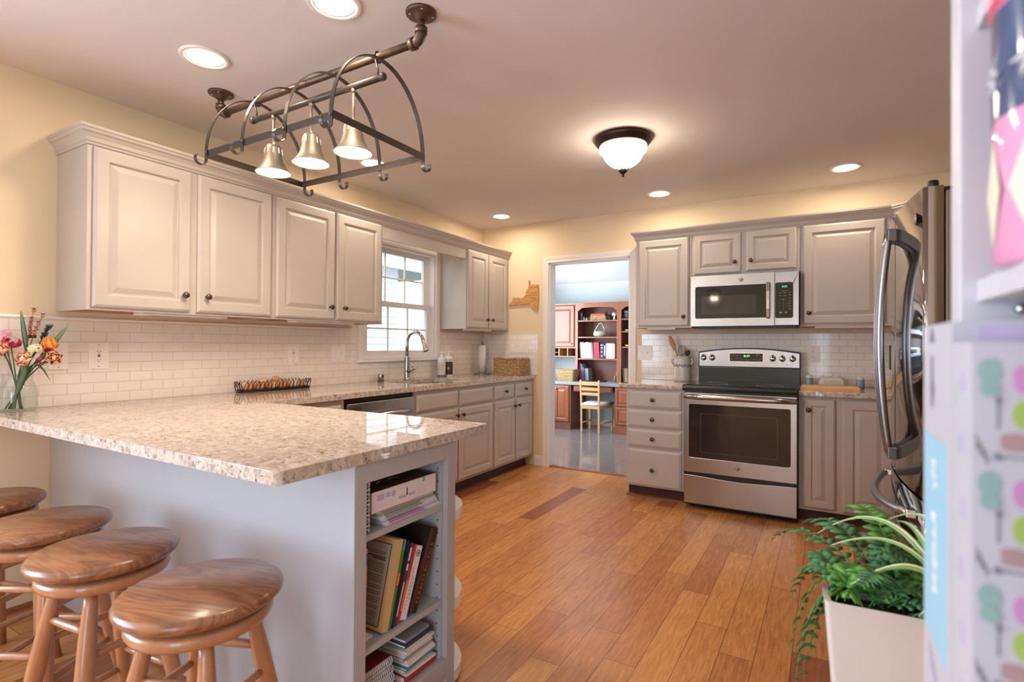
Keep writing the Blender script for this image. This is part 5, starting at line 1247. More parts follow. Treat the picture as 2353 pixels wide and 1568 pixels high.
# ------------------------------------------------------------------ things on the back worktops
cr = thing('utensil_crock', 'grey stoneware crock with a blue leaf band holding utensils, left of the range', 'crock', (2.133,-0.115,ZW))
x, y = 2.133, -0.118
crock = mat('stoneware', S(196,188,180), 0.25, var=0.04, scale=30, bump=0.06, bscale=25)
MB().lathe([(0,0),(0.066,0),(0.071,0.008),(0.0725,0.03),(0.072,0.15),(0.069,0.19),(0.067,0.20),(0.072,0.207),(0.072,0.216),(0.066,0.218),(0.062,0.21),(0.062,0.02),(0,0.02)], (x,y,ZW), n=36).build('body', crock, cr)
for s_ in (-1, 1): MB().tube([(x+s_*0.066,y-0.012,ZW+0.188),(x+s_*0.086,y-0.014,ZW+0.184),(x+s_*0.087,y-0.014,ZW+0.165),(x+s_*0.069,y-0.012,ZW+0.148)], [0.009,0.008,0.008,0.010], 10).build('handle', crock, cr)
mb = MB()
for k in range(17):
    a_ = PI*(1.05+0.9*k/16); zz = ZW+0.137+0.005*math.sin(k*1.9); R_ = 0.0733
    for d_ in (-1, 1):
        c0 = V((x+R_*math.cos(a_), y+R_*math.sin(a_), zz)); T_ = V((-math.sin(a_), math.cos(a_), 0)); O_ = V((math.cos(a_), math.sin(a_), 0))
        mb.blade([c0, c0+T_*0.004+V((0,0,d_*0.006)), c0+T_*0.007+V((0,0,d_*0.011))], [0.001, 0.0038, 0.0004], O_.cross(T_+V((0,0,d_*1.4))), 0.0006)
mb.build('leaf_band', BK['navy'], cr)
def utensil(name, label, base, tip, r0, head, m_h, m_b):
    t = thing(name, label, 'utensil', (x,y,ZW+0.03), 'utensils in the stoneware crock')
    base, tip = V(base), V(tip); d_ = (tip-base); n_ = d_.normalized()
    MB().tube([base, base+d_*0.6, base+d_*0.75], [r0, r0, r0*0.9], 10).build('handle', m_h, t)
    w_, l_, th_ = head; c0 = tip-n_*l_
    sd = n_.cross(V((0,1,0))).normalized(); fwd = sd.cross(n_)
    loops = []
    for i in range(9):
        q_ = i/8; ww = max(0.003, w_*math.sin(PI*min(0.98, 0.08+0.78*q_+0.12*q_))**0.6) if i < 8 else w_*0.35
        loops.append([c0+n_*l_*2*q_*0.5*1.0+sd*ww*math.cos(a_)+fwd*th_*math.sin(a_) for a_ in [2*PI*k/12 for k in range(12)]])
    MB().loft(loops, True, True, True, True).build('head', m_b, t)
B = ZW+0.022
utensil('wooden_spoon', 'tall flat wooden spatula leaning left out of the crock', (2.165,-0.11,B), (2.022,-0.125,ZW+0.392), 0.006, (0.021,0.135,0.005), spoon_wood, spoon_wood)
utensil('silicone_spatula', 'grey rounded silicone spoonula standing in the crock', (2.15,-0.13,B), (2.106,-0.10,ZW+0.306), 0.006, (0.026,0.085,0.006), BK['slate'], mat('silicone_grey', S(132,138,142), 0.5))
utensil('wooden_spoon', 'short slim wooden spoon at the middle right of the crock', (2.12,-0.13,B), (2.150,-0.145,ZW+0.302), 0.006, (0.016,0.07,0.005), spoon_wood, spoon_wood)
utensil('slotted_turner', 'teal slotted turner behind the small wooden spoon', (2.12,-0.12,B), (2.172,-0.095,ZW+0.272), 0.005, (0.022,0.06,0.004), BK['teal'], mat('silicone_teal', S(100,140,142), 0.5))
utensil('ladle', 'black and red utensil at the right rim of the crock', (2.10,-0.12,B), (2.188,-0.12,ZW+0.268), 0.005, (0.017,0.05,0.008), BK['red'], BK['black'])
cb = tag(MB().prism(rrect(3.036,3.388,-0.605,-0.235,0.012), ZW, ZW+0.022, 'xy').build('cutting_board', board_wood, None, 0.003), 'light wooden cutting board at the counter edge right of the range', 'cutting board')
blue_glaze = mat('blue_glaze', S(138,154,178), 0.25, var=0.1, scale=50, bump=0.15, bscale=80)
def shaker(label, x, y):
    t = thing('shaker', label, 'shaker', (x,y,ZW), 'blue glazed shakers')
    MB().lathe([(0,0),(0.026,0),(0.0275,0.006),(0.027,0.058),(0.025,0.064),(0,0.064)], (x,y,ZW), n=24).build('body', blue_glaze, t)
    MB().lathe([(0.0255,0.063),(0.024,0.074),(0.018,0.083),(0.008,0.087),(0,0.0875)], (x,y,ZW), n=24).build('cap', white_ceramic, t)
shaker('blue glazed shaker left of the butter dish', 3.080,-0.115)
shaker('blue glazed shaker right of the butter dish', 3.408,-0.14)
bd = thing('butter_dish', 'cream covered butter dish with embossed lid behind the cutting board', 'butter dish', (3.227,-0.12,ZW))
MB().loft([[(x,y,ZW) for x, y in rrect(3.145,3.309,-0.165,-0.075,0.02,4)],[(x,y,ZW+0.006) for x, y in rrect(3.126,3.328,-0.185,-0.055,0.02,4)],[(x,y,ZW+0.012) for x, y in rrect(3.123,3.331,-0.188,-0.052,0.02,4)]], True, True, True, False).build('plate', white_ceramic, bd)
lid = MB().loft([[(x,y,ZW+0.012) for x, y in rrect(3.139,3.315,-0.170,-0.070,0.012,4)],[(x,y,ZW+0.05) for x, y in rrect(3.147,3.307,-0.163,-0.077,0.014,4)],[(x,y,ZW+0.070) for x, y in rrect(3.156,3.298,-0.156,-0.084,0.014,4)],[(x,y,ZW+0.076) for x, y in rrect(3.170,3.284,-0.146,-0.094,0.014,4)]], True, True, True, True).build('lid', mat('butter_cream', S(226,220,202), 0.3, var=0.02), bd)
MB().lathe([(0.006,0.074),(0.006,0.084),(0.013,0.088),(0.014,0.094),(0.008,0.099),(0,0.099)], (3.227,-0.12,ZW), n=16).build('lid_knob', white_ceramic, lid)
lettering('BUTTER', 0.030, (3.227,-0.1678,ZW+0.040), (1,0,0), (0,-0.17,0.98), white_ceramic, 'embossed_lettering', lid, 0.004)
ch = thing('plug_in_charger', 'black plug in charger with a white cord on the tile by the refrigerator', 'charger', (3.61,-0.03,1.05))
box('plug_body', plastic_black, 3.592, 3.632, -0.052, -0.009, 1.052, 1.232, ch, 0.005)
MB().tube([(3.612,-0.035,1.055),(3.614,-0.05,1.0),(3.622,-0.09,0.93),(3.63,-0.18,0.9175),(3.66,-0.30,0.9175)], 0.003, 8).build('cord', plastic_white, ch)
MB_ = MB().ellipsoid((3.60,-0.16,ZW+0.034), 0.03, 0.028, 0.034, 16, 10); MB_.tube([(3.60,-0.16,ZW+0.064),(3.602,-0.158,ZW+0.075)], 0.003, 6)
tag(MB_.build('lemon', mat('lemon_yellow', S(222,186,60), 0.5, var=0.06, bump=0.1)), 'yellow fruit beside the refrigerator on the right worktop', 'fruit')
# ------------------------------------------------------------------ books and magazines in the peninsula bookcase
def book(name, label, m_cover, T, Hh, Dd, frame, group, pages=page_cream, hard=True, cat='book', simple=False):
    """book with spine at local y=0; x = thickness, y = depth, z = height"""
    O, ex, ey, ez = [V(q_) for q_ in frame]
    t = bpy.data.objects.new(name, None); COL.objects.link(t); t.empty_display_size = 0.03
    t.matrix_world = Matrix(((ex.x,ey.x,ez.x,O.x),(ex.y,ey.y,ez.y,O.y),(ex.z,ey.z,ez.z,O.z),(0,0,0,1)))
    ROOT[t] = V((0,0,0)); tag(t, label, cat, group)
    c = min(0.0028 if hard else 0.0008, T*0.2)
    MB().box(0, T, 0, c, 0, Hh).box(0, c, c, Dd, 0, Hh).box(T-c, T, c, Dd, 0, Hh).build('cover', m_cover, t)
    g_ = 0.003 if hard else 0.0005
    box('page_block', pages, c, T-c, c, Dd-g_, g_, Hh-g_, t)
    return t
GM = 'cookbooks on the middle bookcase shelf'
ZM = 0.3312
def lean(ybr, T, phi, x=2.005, z=ZM):
    s_, c_ = math.sin(phi), math.cos(phi)
    ex, ez = V((0,c_,-s_)), V((0,s_,c_))
    O = V((x, ybr, z)) - ex*T
    return (O, ex, (-1,0,0), ez)
cream_cover = BK['tan']
b_ = book('cookbook', 'large tan cookbook with a printed back cover facing left, on the middle shelf', BK['tan'], 0.026, 0.272, 0.20, lean(-3.556,0.026,0.255), GM)
box('cover_label', mat('cover_grey', S(176,170,156), 0.5, var=0.03), -0.0006, 0.0, 0.022, 0.19, 0.014, 0.252, b_)
MB().box(-0.0008,0,0.0195,0.022,0.012,0.254).box(-0.0008,0,0.022,0.19,0.252,0.2545).box(-0.0008,0,0.022,0.19,0.0115,0.014).build('label_border', BK['black'], b_)
mb = MB(); random.seed(2)
zz = 0.225
for para in (2, 2, 5, 4, 2, 2, 3, 2, 6):
    for k in range(para):
        w_ = random.uniform(0.10, 0.14) if k < para-1 else random.uniform(0.05, 0.1)
        mb.box(-0.0009, -0.0006, 0.035, 0.035+w_, zz, zz+(0.0042 if zz < 0.216 and zz > 0.20 else 0.0018)); zz -= 0.0062
    zz -= 0.005
mb.build('printed_text', mat('ink_brown', S(84,76,70), 0.7, var=0.02), b_)
b_ = book('cookbook', 'thin green and teal cookbook next to the large tan cookbook', BK['green'], 0.010, 0.268, 0.18, lean(-3.5445,0.010,0.272), GM)
MB().box(0,0.010,-0.0006,0,0.235,0.268).build('spine_band', BK['teal'], b_); MB().box(0,0.010,-0.0006,0,0.130,0.165).build('spine_panel', BK['orange'], b_)
b_ = book('cookbook', 'thin black cookbook leaning in the middle of the row', BK['black'], 0.009, 0.262, 0.18, lean(-3.533,0.009,0.30), GM)
b_ = book('cookbook', 'slim navy cookbook with white lettering blocks on its spine', BK['navy'], 0.011, 0.250, 0.18, lean(-3.520,0.011,0.335), GM)
mb = MB().box(0.002,0.009,-0.0006,0,0.165,0.185).box(0.002,0.009,-0.0006,0,0.195,0.235).box(0.0035,0.0075,-0.0006,0,0.03,0.13); mb.build('spine_lettering', BK['white'], b_)
b_ = book('cookbook', 'slim red cookbook leaning beside the white one', BK['red'], 0.013, 0.240, 0.18, lean(-3.505,0.013,0.362), GM)
MB().box(0.003,0.010,-0.0006,0,0.04,0.13).build('spine_lettering', BK['orange'], b_)
b_ = book('cookbook', 'thick white cookbook with a round blue grey crest on its spine', BK['white'], 0.030, 0.226, 0.19, lean(-3.473,0.030,0.365), GM)
MB().lathe([(0.0115,0),(0.0115,0.0006),(0.0085,0.0006),(0.0085,0)], (0.015,0,0.203), N=(0,-1,0), n=24, cap=False).lathe([(0.005,0),(0.005,0.0006),(0,0.0006)], (0.015,0,0.203), N=(0,-1,0), n=16).build('crest', BK['slate'], b_)
mb = MB()
for i in range(12): mb.box(0.009, 0.012, -0.0006, 0, 0.03+i*0.011, 0.037+i*0.011)
for i in range(6): mb.box(0.018, 0.0215, -0.0006, 0, 0.06+i*0.012, 0.068+i*0.012)
mb.build('spine_lettering', BK['grey'], b_)
b_ = book('photo_album', 'thick dark brown leather album leaning against the right end of the shelf', BK['darkbrown'], 0.042, 0.272, 0.21, lean(-3.424,0.042,0.432), GM)
MB().box(0.004,0.018,-0.003,0.0,0.006,0.264).build('spine_strip', BK['brown'], b_)
mb = MB(); random.seed(4)
for i in range(14): z_ = 0.03+i*0.014; mb.box(0.026+random.uniform(-0.002,0.002), 0.036, -0.0008, 0, z_, z_+random.uniform(0.006,0.012))
mb.build('spine_gilding', mat('gilt_brown', S(140,78,40), 0.5, var=0.2, scale=80), b_)
b_ = book('magazine', 'thin orange and blue striped magazine upright at the left end of the middle shelf', BK['orange'], 0.008, 0.285, 0.2, lean(-3.650,0.008,0.03), GM, paper_white, False, 'magazine')
mb = MB()
for i in range(16): mb.box(0,0.008,-0.0006,0,0.03+i*0.009,0.0345+i*0.009)
mb.build('spine_stripe', BK['navy'], b_); MB().box(0,0.008,-0.0006,0,0.235,0.27).build('spine_block', BK['blue'], b_)
tag(MB().box(1.80,1.985,-3.64,-3.60,ZM,ZM+0.006).build('paper_sheet', paper_white), 'white paper edge under the large tan cookbook', 'paper')

ZT_ = 0.6622
b_ = book('spiral_notebook', 'upright black and white gingham spiral notebook at the left of the top shelf', BK['grey'], 0.014, 0.152, 0.2, lean(-3.640,0.014,0.0,2.01,ZT_), 'things on the top bookcase shelf', paper_white, False, 'notebook')
mb = MB()
for i in range(10): mb.box(-0.0004,0.0144,-0.0006,0,0.004+i*0.015,0.0115+i*0.015)
mb.build('gingham_stripe', BK['white'], b_)
mb = MB()
for i in range(14): mb.tube([(-0.002+0.006*math.cos(a_), -0.001+0.006*math.sin(a_), 0.008+i*0.0105) for a_ in [2*PI*k/10 for k in range(10)]], 0.0016, 5, closed=True)
mb.build('spiral', BK['black'], b_)
bnd = thing('recipe_binder', 'fat white ring binder lying flat on the magazines on the top shelf', 'binder', (1.88,-3.483,0.7125))
zb0 = 0.7128
MB().box(1.745,2.012,-3.633,-3.333,zb0,zb0+0.003).box(2.009,2.012,-3.633,-3.333,zb0,zb0+0.064).build('cover', mat('binder_white', S(222,214,220), 0.45, var=0.02), bnd, 0.001)
tc_ = box('top_cover', BK['brown'], 1.745, 2.0115, -3.633, -3.333, zb0+0.061, zb0+0.064, bnd)
box('page_block', page_cream, 1.75, 2.005, -3.628, -3.338, zb0+0.003, zb0+0.061, bnd)
mb = MB(); random.seed(9)
for i in range(16):
    y0 = random.uniform(-3.60,-3.42); x0 = random.uniform(1.80,1.98); mb.blade([(x0,y0,zb0+0.0645),(x0+random.uniform(-0.03,0.03),y0+0.03,zb0+0.0648),(x0+random.uniform(-0.04,0.04),y0+0.06,zb0+0.0645)], [0.002,0.006,0.001], (1,0.3,0), 0.0006)
mb.build('floral_print', BK['mint'], tc_)
lettering('FOOD    NOTE', 0.0115, (2.0122,-3.478,zb0+0.022), (0,1,0.0), (0,0,1), BK['slate'], 'spine_lettering', bnd)
MB().lathe([(0.004,0),(0.004,0.0006),(0,0.0006)], (2.012,-3.4795,zb0+0.027), N=(1,0,0), n=10).box(2.012,2.0126,-3.4815,-3.4775,zb0+0.030,zb0+0.047).build('spine_motif', BK['darkbrown'], bnd)
mb = MB()
for k, (y0, w_) in enumerate(((-3.612,0.03),(-3.575,0.02),(-3.55,0.018))): mb.box(2.012,2.0124,y0,y0+w_,zb0+0.034+0.004*(k%2),zb0+0.052)
mb.build('cake_print', BK['lav'], bnd)
MB().lathe([(0.008,0),(0.008,0.0004),(0,0.0004)], (2.012,-3.40,zb0+0.056), N=(1,0,0), n=12).build('balloon_print', BK['sky'], bnd)
cols = ['pale','grey','mint','white','pale','lav','white','pale']
lbs = ['uppermost pale magazine directly under the white binder', 'second grey edged magazine from the top of the pile under the white binder', 'third magazine from the top under the white binder, greenish spine', 'fourth magazine from the top of the pile under the white binder', 'fifth magazine from the top of the pile under the white binder', 'third lavender magazine from the bottom of the pile under the white binder', 'second magazine from the bottom of the pile under the white binder', 'bottom magazine of the pile under the white binder']
for k in range(8):
    z_ = ZT_+0.0063*(7-k); sh = 0.003*k
    m_ = MB(); m_.cur = 0; m_.box(1.80,2.006+0.001*k,-3.607+0.0045*k,-3.340+0.0045*k,z_,z_+0.0058)
    m_.cur = 1; m_.box(2.0062+0.001*k,2.0072+0.001*k,-3.607+0.0045*k+0.02,-3.340+0.0045*k-0.1+0.01*(k%4),z_+0.0014,z_+0.0046)
    o = m_.build('magazine', [BK[cols[k]], BK[['tan','grey','slate','olive','grey','slate','pink','lav'][k]]]); tag(o, lbs[k], 'magazine', 'magazines piled on the top bookcase shelf')
ZL = 0.1283
bc = ['grey','navy','cream','white','pale','white','grey','cream','white','teal','mint','white','red']
lp_ = ['topmost grey booklet','second booklet from the top, navy,','third booklet from the top','fourth booklet from the top','fifth booklet from the top','sixth booklet from the top','middle grey booklet','sixth booklet from the bottom','fifth booklet from the bottom','fourth booklet from the bottom, teal,','third booklet from the bottom, greenish,','second booklet from the bottom','thick red edged booklet at the bottom']
z_ = ZL; random.seed(21)
for k in reversed(range(13)):
    th = 0.022 if k == 12 else random.choice([0.008,0.010,0.012])
    y0 = -3.482+random.uniform(-0.004,0.010); y1 = -3.352+0.0022*k+random.uniform(-0.01,0.01); x1 = 2.008+random.uniform(-0.012,0.006)
    m_ = MB(); m_.M = Matrix.Translation((1.9,-3.42,z_)) @ Matrix.Rotation(random.uniform(-0.05,0.07), 4, 'Z') @ Matrix.Translation((-1.9,3.42,-z_))
    c_ = 0.0012
    m_.cur = 0; m_.box(1.79,x1,y0,y1,z_,z_+c_).box(1.79,x1,y0,y1,z_+th-0.0003-c_,z_+th-0.0003).box(x1-0.001,x1,y0,y1,z_+c_,z_+th-0.0003-c_)
    m_.cur = 1; m_.box(1.792,x1-0.001,y0+0.002,y1-0.002,z_+c_,z_+th-0.0003-c_)
    o = m_.build('booklet', [BK[bc[k]], paper_white]); tag(o, lp_[k]+' of the right pile on the lowest bookcase shelf', 'booklet', 'booklets piled on the lowest bookcase shelf')
    z_ += th
for k, (z0, th, m_, lb_) in enumerate(((ZL,0.034,'navy','thick navy spiral bound book at the bottom of the left pile, lowest shelf'), (ZL+0.0345,0.030,'white','white spiral bound book second from bottom of the left pile, lowest shelf'), (ZL+0.065,0.026,'slate','grey green spiral bound book third from bottom of the left pile, lowest shelf'), (ZL+0.0915,0.030,'maroon','maroon spiral bound book on top of the left pile, lowest shelf'))):
    y1 = -3.522-0.005*k
    t = thing('spiral_book', lb_, 'book', (1.9,-3.6,z0), 'spiral bound books on the lowest bookcase shelf')
    MB().box(1.78,2.0,-3.672,y1,z0,z0+0.0015).box(1.78,2.0,-3.672,y1,z0+th-0.0035,z0+th-0.002).build('cover', BK[m_], t)
    box('page_block', page_cream, 1.785, 1.992, -3.668, y1-0.004, z0+0.0015, z0+th-0.0035, t)
    mb = MB(); n_ = 17
    for i in range(n_): yy_ = -3.668+(y1+3.668)*(i+0.5)/n_; mb.tube([(2.0+0.010*math.cos(a_), yy_+0.002*math.sin(a_), z0+th/2-0.001+(th/2-0.002)*math.sin(a_)) for a_ in [2*PI*q_/10 for q_ in range(10)]], 0.0015, 5, closed=True)
    mb.build('spiral', BK['pale'] if m_ != 'navy' else BK['lav'], t)

# ------------------------------------------------------------------ foreground bookcase with binders and tin
fb = thing('white_bookcase', 'tall white open bookcase cut by the right picture edge', 'bookcase', (3.41,-4.6,0))
BX0, BX1, BY1, BY0 = 3.250, 3.565, -4.222, -4.97
box('side_panel', shelf_white, BX0, BX1, -4.252, BY1, 0, 1.86, fb, 0.0015); box('side_panel', shelf_white, BX0, BX1, BY0, BY0+0.03, 0, 1.86, fb, 0.0015)
box('back_panel', shelf_white, BX1-0.008, BX1, BY0+0.03, -4.252, 0.05, 1.84, fb)
box('top_panel', shelf_white, BX0, BX1-0.008, BY0+0.03, -4.252, 1.84, 1.86, fb)
for z in (0.05, 0.35, 0.64, 0.932, 1.253, 1.461): box('shelf', shelf_white, BX0+0.010, BX1-0.008, BY0+0.031, -4.2525, z, z+0.0165, fb, 0.001)
MB().lathe([(0.004,0),(0.004,0.008),(0,0.008)], (3.285,-4.252,1.247), N=(0,-1,0), n=12).build('shelf_pin', nickel, fb)
ZS = 0.9489
def binder(label, y0, y1, z1, x0=3.228, w_=0.235):
    t = thing('recipe_binder', label, 'binder', (x0+w_/2,(y0+y1)/2,ZS), 'recipe binders on the white bookcase')
    MB().box(x0, x0+0.002, y0, y1, ZS, z1).box(x0+0.002, x0+w_, y0, y0+0.002, ZS, z1).box(x0+0.002, x0+w_, y1-0.002, y1, ZS, z1).build('cover', mat('binder_cover_%d' % int(-y0*1000), S(190,189,198), 0.45, var=0.015), t)
    box('page_block', paper_white, x0+0.006, x0+w_-0.006, y0+0.002, y1-0.002, ZS+0.003, z1-0.003, t)
    return t
B1 = binder('wide white recipe binder with a blue spine band, farther of the two', -4.357, -4.2535, 1.2345)
sx_ = 3.228
mb = MB().box(sx_-0.0004, sx_, -4.340, -4.258, 1.008, 1.154); mb.build('spine_band', mat('band_blue', S(152,198,218), 0.5, var=0.02), B1)
for k, tx in enumerate(('My', 'Recipes')): lettering(tx, 0.019, (sx_-0.0006,-4.300,1.128-0.055*k), (0,0,-1), (0,1,0), paper_white, 'spine_lettering', B1)
MB().lathe([(0.008,0),(0.006,0.0004),(0,0.0004)], (sx_,-4.290,1.188), N=(-1,0,0), n=12).box(sx_-0.0004,sx_,-4.2935,-4.2865,1.175,1.212).prism([(-4.30,1.222),(-4.28,1.222),(-4.29,1.233)], sx_-0.0004, sx_, 'yz').build('whisk_print', BK['slate'], B1)
mb = MB()
for k in range(6): mb.blade([(sx_-0.0004,-4.28-0.008*k,1.000-0.004*k),(sx_-0.0004,-4.290-0.008*k,0.985-0.004*k)], [0.002,0.006], (0,1,0.3), 0.0004)
mb.build('lilac_print', BK['lav'], B1)
MB().box(3.24,3.46,-4.3574,-4.357,1.222,1.232).build('cover_edging', BK['lav'], B1)
B2 = binder('white recipe binder with a macaron patterned cover, nearest the camera', -4.407, -4.3585, 1.2215)
cy_ = -4.407
KX, KZ = 0.000177, 0.000228
def PXZ(px, py): return 3.228+(px-2235)*KX, 1.2175+(790-py)*KZ
def disc(mb, px, py, rx, rz, n=20, t=0.0004):
    x, z = PXZ(px, py); mb.prism([(x+rx*KX*math.cos(2*PI*i/n), z+rz*KZ*math.sin(2*PI*i/n)) for i in range(n)], cy_-t, cy_-t+0.0004, 'xz')
def rectp(mb, px0, px1, py0, py1, t=0.0004):
    (x0, z1), (x1, z0) = PXZ(px0, py0), PXZ(px1, py1); mb.box(x0, x1, cy_-t, cy_-t+0.0004, z0, z1)
mt_, mk_, mg_, mn_ = mat('mac_teal', S(138,172,166), 0.6), mat('mac_pink', S(196,140,188), 0.6), mat('mac_green', S(160,184,92), 0.6), mat('mac_brown', S(170,140,140), 0.6)
pg = mat('print_grey', S(128,124,136), 0.6)
for r in range(4):
    for q_ in range(2):
        oy, ox = 262*r, 240*q_
        mb = MB(); disc(mb, 2275+ox, 842+oy, 28, 32); disc(mb, 2275+ox, 880+oy, 24, 20, t=0.0008); mb.build('teal_macaron', mt_, B2)
        mb = MB(); disc(mb, 2347+ox, 858+oy, 22, 34, 7); mb.build('pink_macaron', mk_, B2)
        mb = MB(); disc(mb, 2350+ox, 940+oy, 24, 32); mb.build('green_macaron', mg_, B2)
        mb = MB(); disc(mb, 2332+ox, 996+oy, 34, 14); disc(mb, 2332+ox, 1012+oy, 34, 13, t=0.0008); mb.build('brown_macaron', mn_, B2)
        mb = MB(); rectp(mb, 2292+ox, 2297+ox, 912+oy, 975+oy); disc(mb, 2295+ox, 908+oy, 7, 10, t=0.0008); mb.build('spoon_print', pg, B2)
        mb = MB(); disc(mb, 2292+ox, 1038+oy, 9, 9, t=0.0008); rectp(mb, 2298+ox, 2360+ox, 1036+oy, 1041+oy); mb.build('spoon_print', pg, B2)
        mb = MB(); mb.tube([(PXZ(2243+5*k+ox, 0)[0], cy_-0.0002, PXZ(0, 1005+oy+8*k+(12 if k % 2 else -12))[1]) for k in range(7)], 0.0003, 5); mb.build('script_print', pg, B2)
mb = MB(); mc = MB()
for k in range(7):
    z = 1.205-0.036*k; mb.box(sx_-0.0004, sx_, -4.390+0.004*(k%2), -4.382+0.004*(k%2), z-0.012, z); mc.box(sx_-0.0004, sx_, -4.374, -4.370, z-0.02, z-0.006)
mb.build('spine_print', BK['lav'], B2); mc.build('spine_motif', BK['mint'], B2)
# shiny tin
tn = thing('decorated_tin', 'shiny pink and navy cylindrical tin on the bookcase shelf', 'tin', (3.306,-4.337,1.2697))
tx_, ty_, tz_ = 3.306, -4.337, 1.2697
tin_pink = mat('tin_pink', S(232,160,196), 0.12, var=0.02, coat=0.6)
MB().lathe([(0,0),(0.052,0),(0.054,0.002),(0.054,0.090),(0.054,0.16),(0.052,0.162),(0,0.162)], (tx_,ty_,tz_), n=48).build('body', tin_pink, tn)
MB().lathe([(0.0543,0.090),(0.0543,0.158)], (tx_,ty_,tz_), n=48, cap=False).build('navy_band', mat('tin_navy', S(62,84,122), 0.15, var=0.2, scale=40, coat=0.6), tn)
MB().lathe([(0.0,0.162),(0.056,0.162),(0.056,0.174),(0.053,0.177),(0,0.177)], (tx_,ty_,tz_), n=48).build('lid', mat('tin_rose', S(236,112,150), 0.15, coat=0.6), tn)
mb = MB(); mw_ = MB()
for k in range(10):
    a_ = 2*PI*k/10; A = V((math.cos(a_), math.sin(a_), 0)); T = V((-math.sin(a_), math.cos(a_), 0)); c0 = V((tx_,ty_,tz_))+A*0.0546
    for s2 in range(6): b2_ = 2*PI*s2/6; mb.blade([c0+V((0,0,0.118))+(T*math.cos(b2_)+V((0,0,math.sin(b2_))))*0.002, c0+V((0,0,0.118))+(T*math.cos(b2_)+V((0,0,math.sin(b2_))))*0.013], [0.004,0.0004], (T*-math.sin(b2_)+V((0,0,math.cos(b2_)))), 0.0006)
    mw_.add([c0-A*0.0003+T*0.014+V((0,0,0.045)), c0-A*0.0003+V((0,0,0.08)), c0-A*0.0003-T*0.014+V((0,0,0.045)), c0-A*0.0003+V((0,0,0.01))], [(0,1,2,3)])
mb.build('star_print', BK['pale'], tn); mw_.build('diamond_print', BK['cream'], tn)

# ------------------------------------------------------------------ planter with fern and spider plant
pl = thing('planter', 'tall tapered white planter standing in the lower right foreground', 'planter', (0,0,0), None, (0,0,0))
def sq(h_, z, r=0.008): return [(x, y, z) for x, y in rrect(-h_, h_, -h_*0.2, h_*0.2, r, 4)]
MB().loft([sq(0.125,0.0), sq(0.185,0.75), sq(0.175,0.75), sq(0.168,0.70), sq(0.10,0.66)], True, True, True, False).build('pot', planter_white, pl)
MB().loft([sq(0.172,0.725), sq(0.16,0.732), sq(0.14,0.738), sq(0.07,0.742)], True, True, True, False).build('soil', soil, pl)
pl.location = (3.347,-3.592,0); pl.rotation_euler = (0,0,0.06)
PC = V((3.317,-3.585,0.735))
random.seed(31)
def frond(parent, base, ctrl, tip, w_, mt, n=17):
    base, ctrl, tip = V(base), V(ctrl), V(tip); mb = MB(); pts = []
    for i in range(n+1):
        t_ = i/n; pts.append(base*(1-t_)**2+ctrl*2*t_*(1-t_)+tip*t_*t_)
    mb.tube(pts, [0.0016*(1-0.7*i/n) for i in range(n+1)], 5)
    for i in range(3, n):
        t_ = i/n; d_ = (pts[i+1]-pts[i-1]).normalized(); sd = d_.cross(V((0,0,1))); sd = sd.normalized() if sd.length > 1e-3 else V((1,0,0)); up_ = sd.cross(d_)
        L_ = w_*math.sin(PI*(0.12+0.86*t_))**0.7*random.uniform(0.85,1.1)
        for s_ in (-1, 1):
            q_ = sd*s_+d_*0.35+up_*random.uniform(-0.15,0.2)
            mb.blade([pts[i], pts[i]+q_*L_*0.5, pts[i]+q_*L_+V((0,0,-0.15*L_))], [L_*0.16, L_*0.27, L_*0.06], d_, 0.0006)
    return mb.build('frond', mt, parent)
fn = thing('fern', 'feathery green fern trailing over the left side of the white planter', 'plant', PC)
FR = [((-0.05,0.02),(-0.20,0.16,0.14),(-0.262,0.20,0.02)), ((-0.06,0.0),(-0.17,0.06,0.12),(-0.215,0.10,-0.06)), ((-0.06,-0.02),(-0.18,0.0,0.10),(-0.19,0.02,-0.20)), ((-0.07,0.03),(-0.19,0.05,0.06),(-0.205,0.06,-0.24)),
      ((-0.05,0.05),(-0.12,0.15,0.16),(-0.20,0.24,0.06)), ((-0.02,0.05),(-0.06,0.16,0.20),(-0.11,0.27,0.10)), ((-0.02,0.03),(-0.05,0.10,0.14),(-0.08,0.16,0.08)), ((0.02,0.05),(0.03,0.16,0.15),(0.05,0.28,0.03)), ((0.0,0.02),(-0.02,0.05,0.13),(-0.10,0.06,0.07)),
      ((0.03,0.0),(0.10,0.04,0.16),(0.16,0.10,0.05)), ((-0.03,-0.02),(-0.06,-0.05,0.12),(-0.10,-0.08,0.06)), ((-0.06,0.01),(-0.16,0.02,0.07),(-0.175,0.03,-0.14)), ((0.0,0.04),(0.0,0.12,0.12),(0.06,0.2,0.04)), ((-0.08,0.04),(-0.15,0.10,0.08),(-0.17,0.12,-0.02)), ((-0.04,0.06),(-0.05,0.14,0.09),(-0.02,0.2,0.05)), ((-0.07,0.05),(-0.18,0.07,0.09),(-0.215,0.085,-0.17)), ((-0.03,0.0),(-0.04,0.06,0.09),(-0.05,0.12,0.07))]
for k in range(44):
    bx_ = -0.135+0.32*((k*7) % 44)/43; by_ = random.uniform(-0.035, 0.02); an = random.uniform(0.2, 2.9) if k % 3 else random.uniform(-1.2, 0.2); L_ = random.uniform(0.05, 0.13)
    FR.append(((bx_, by_), (bx_+0.4*L_*math.cos(an), by_+0.4*L_*math.sin(an), random.uniform(0.05,0.09)), (bx_+L_*math.cos(an), by_+L_*math.sin(an)*(1 if k % 3 else 0.3), random.uniform(0.015, 0.06))))
for k, (b2_, c_, t_) in enumerate(FR): frond(fn, PC+V((b2_[0],b2_[1],0.008)), PC+V(c_), PC+V(t_), 0.034 if k % 3 else 0.030, fern_green if k % 2 else fern_dark)
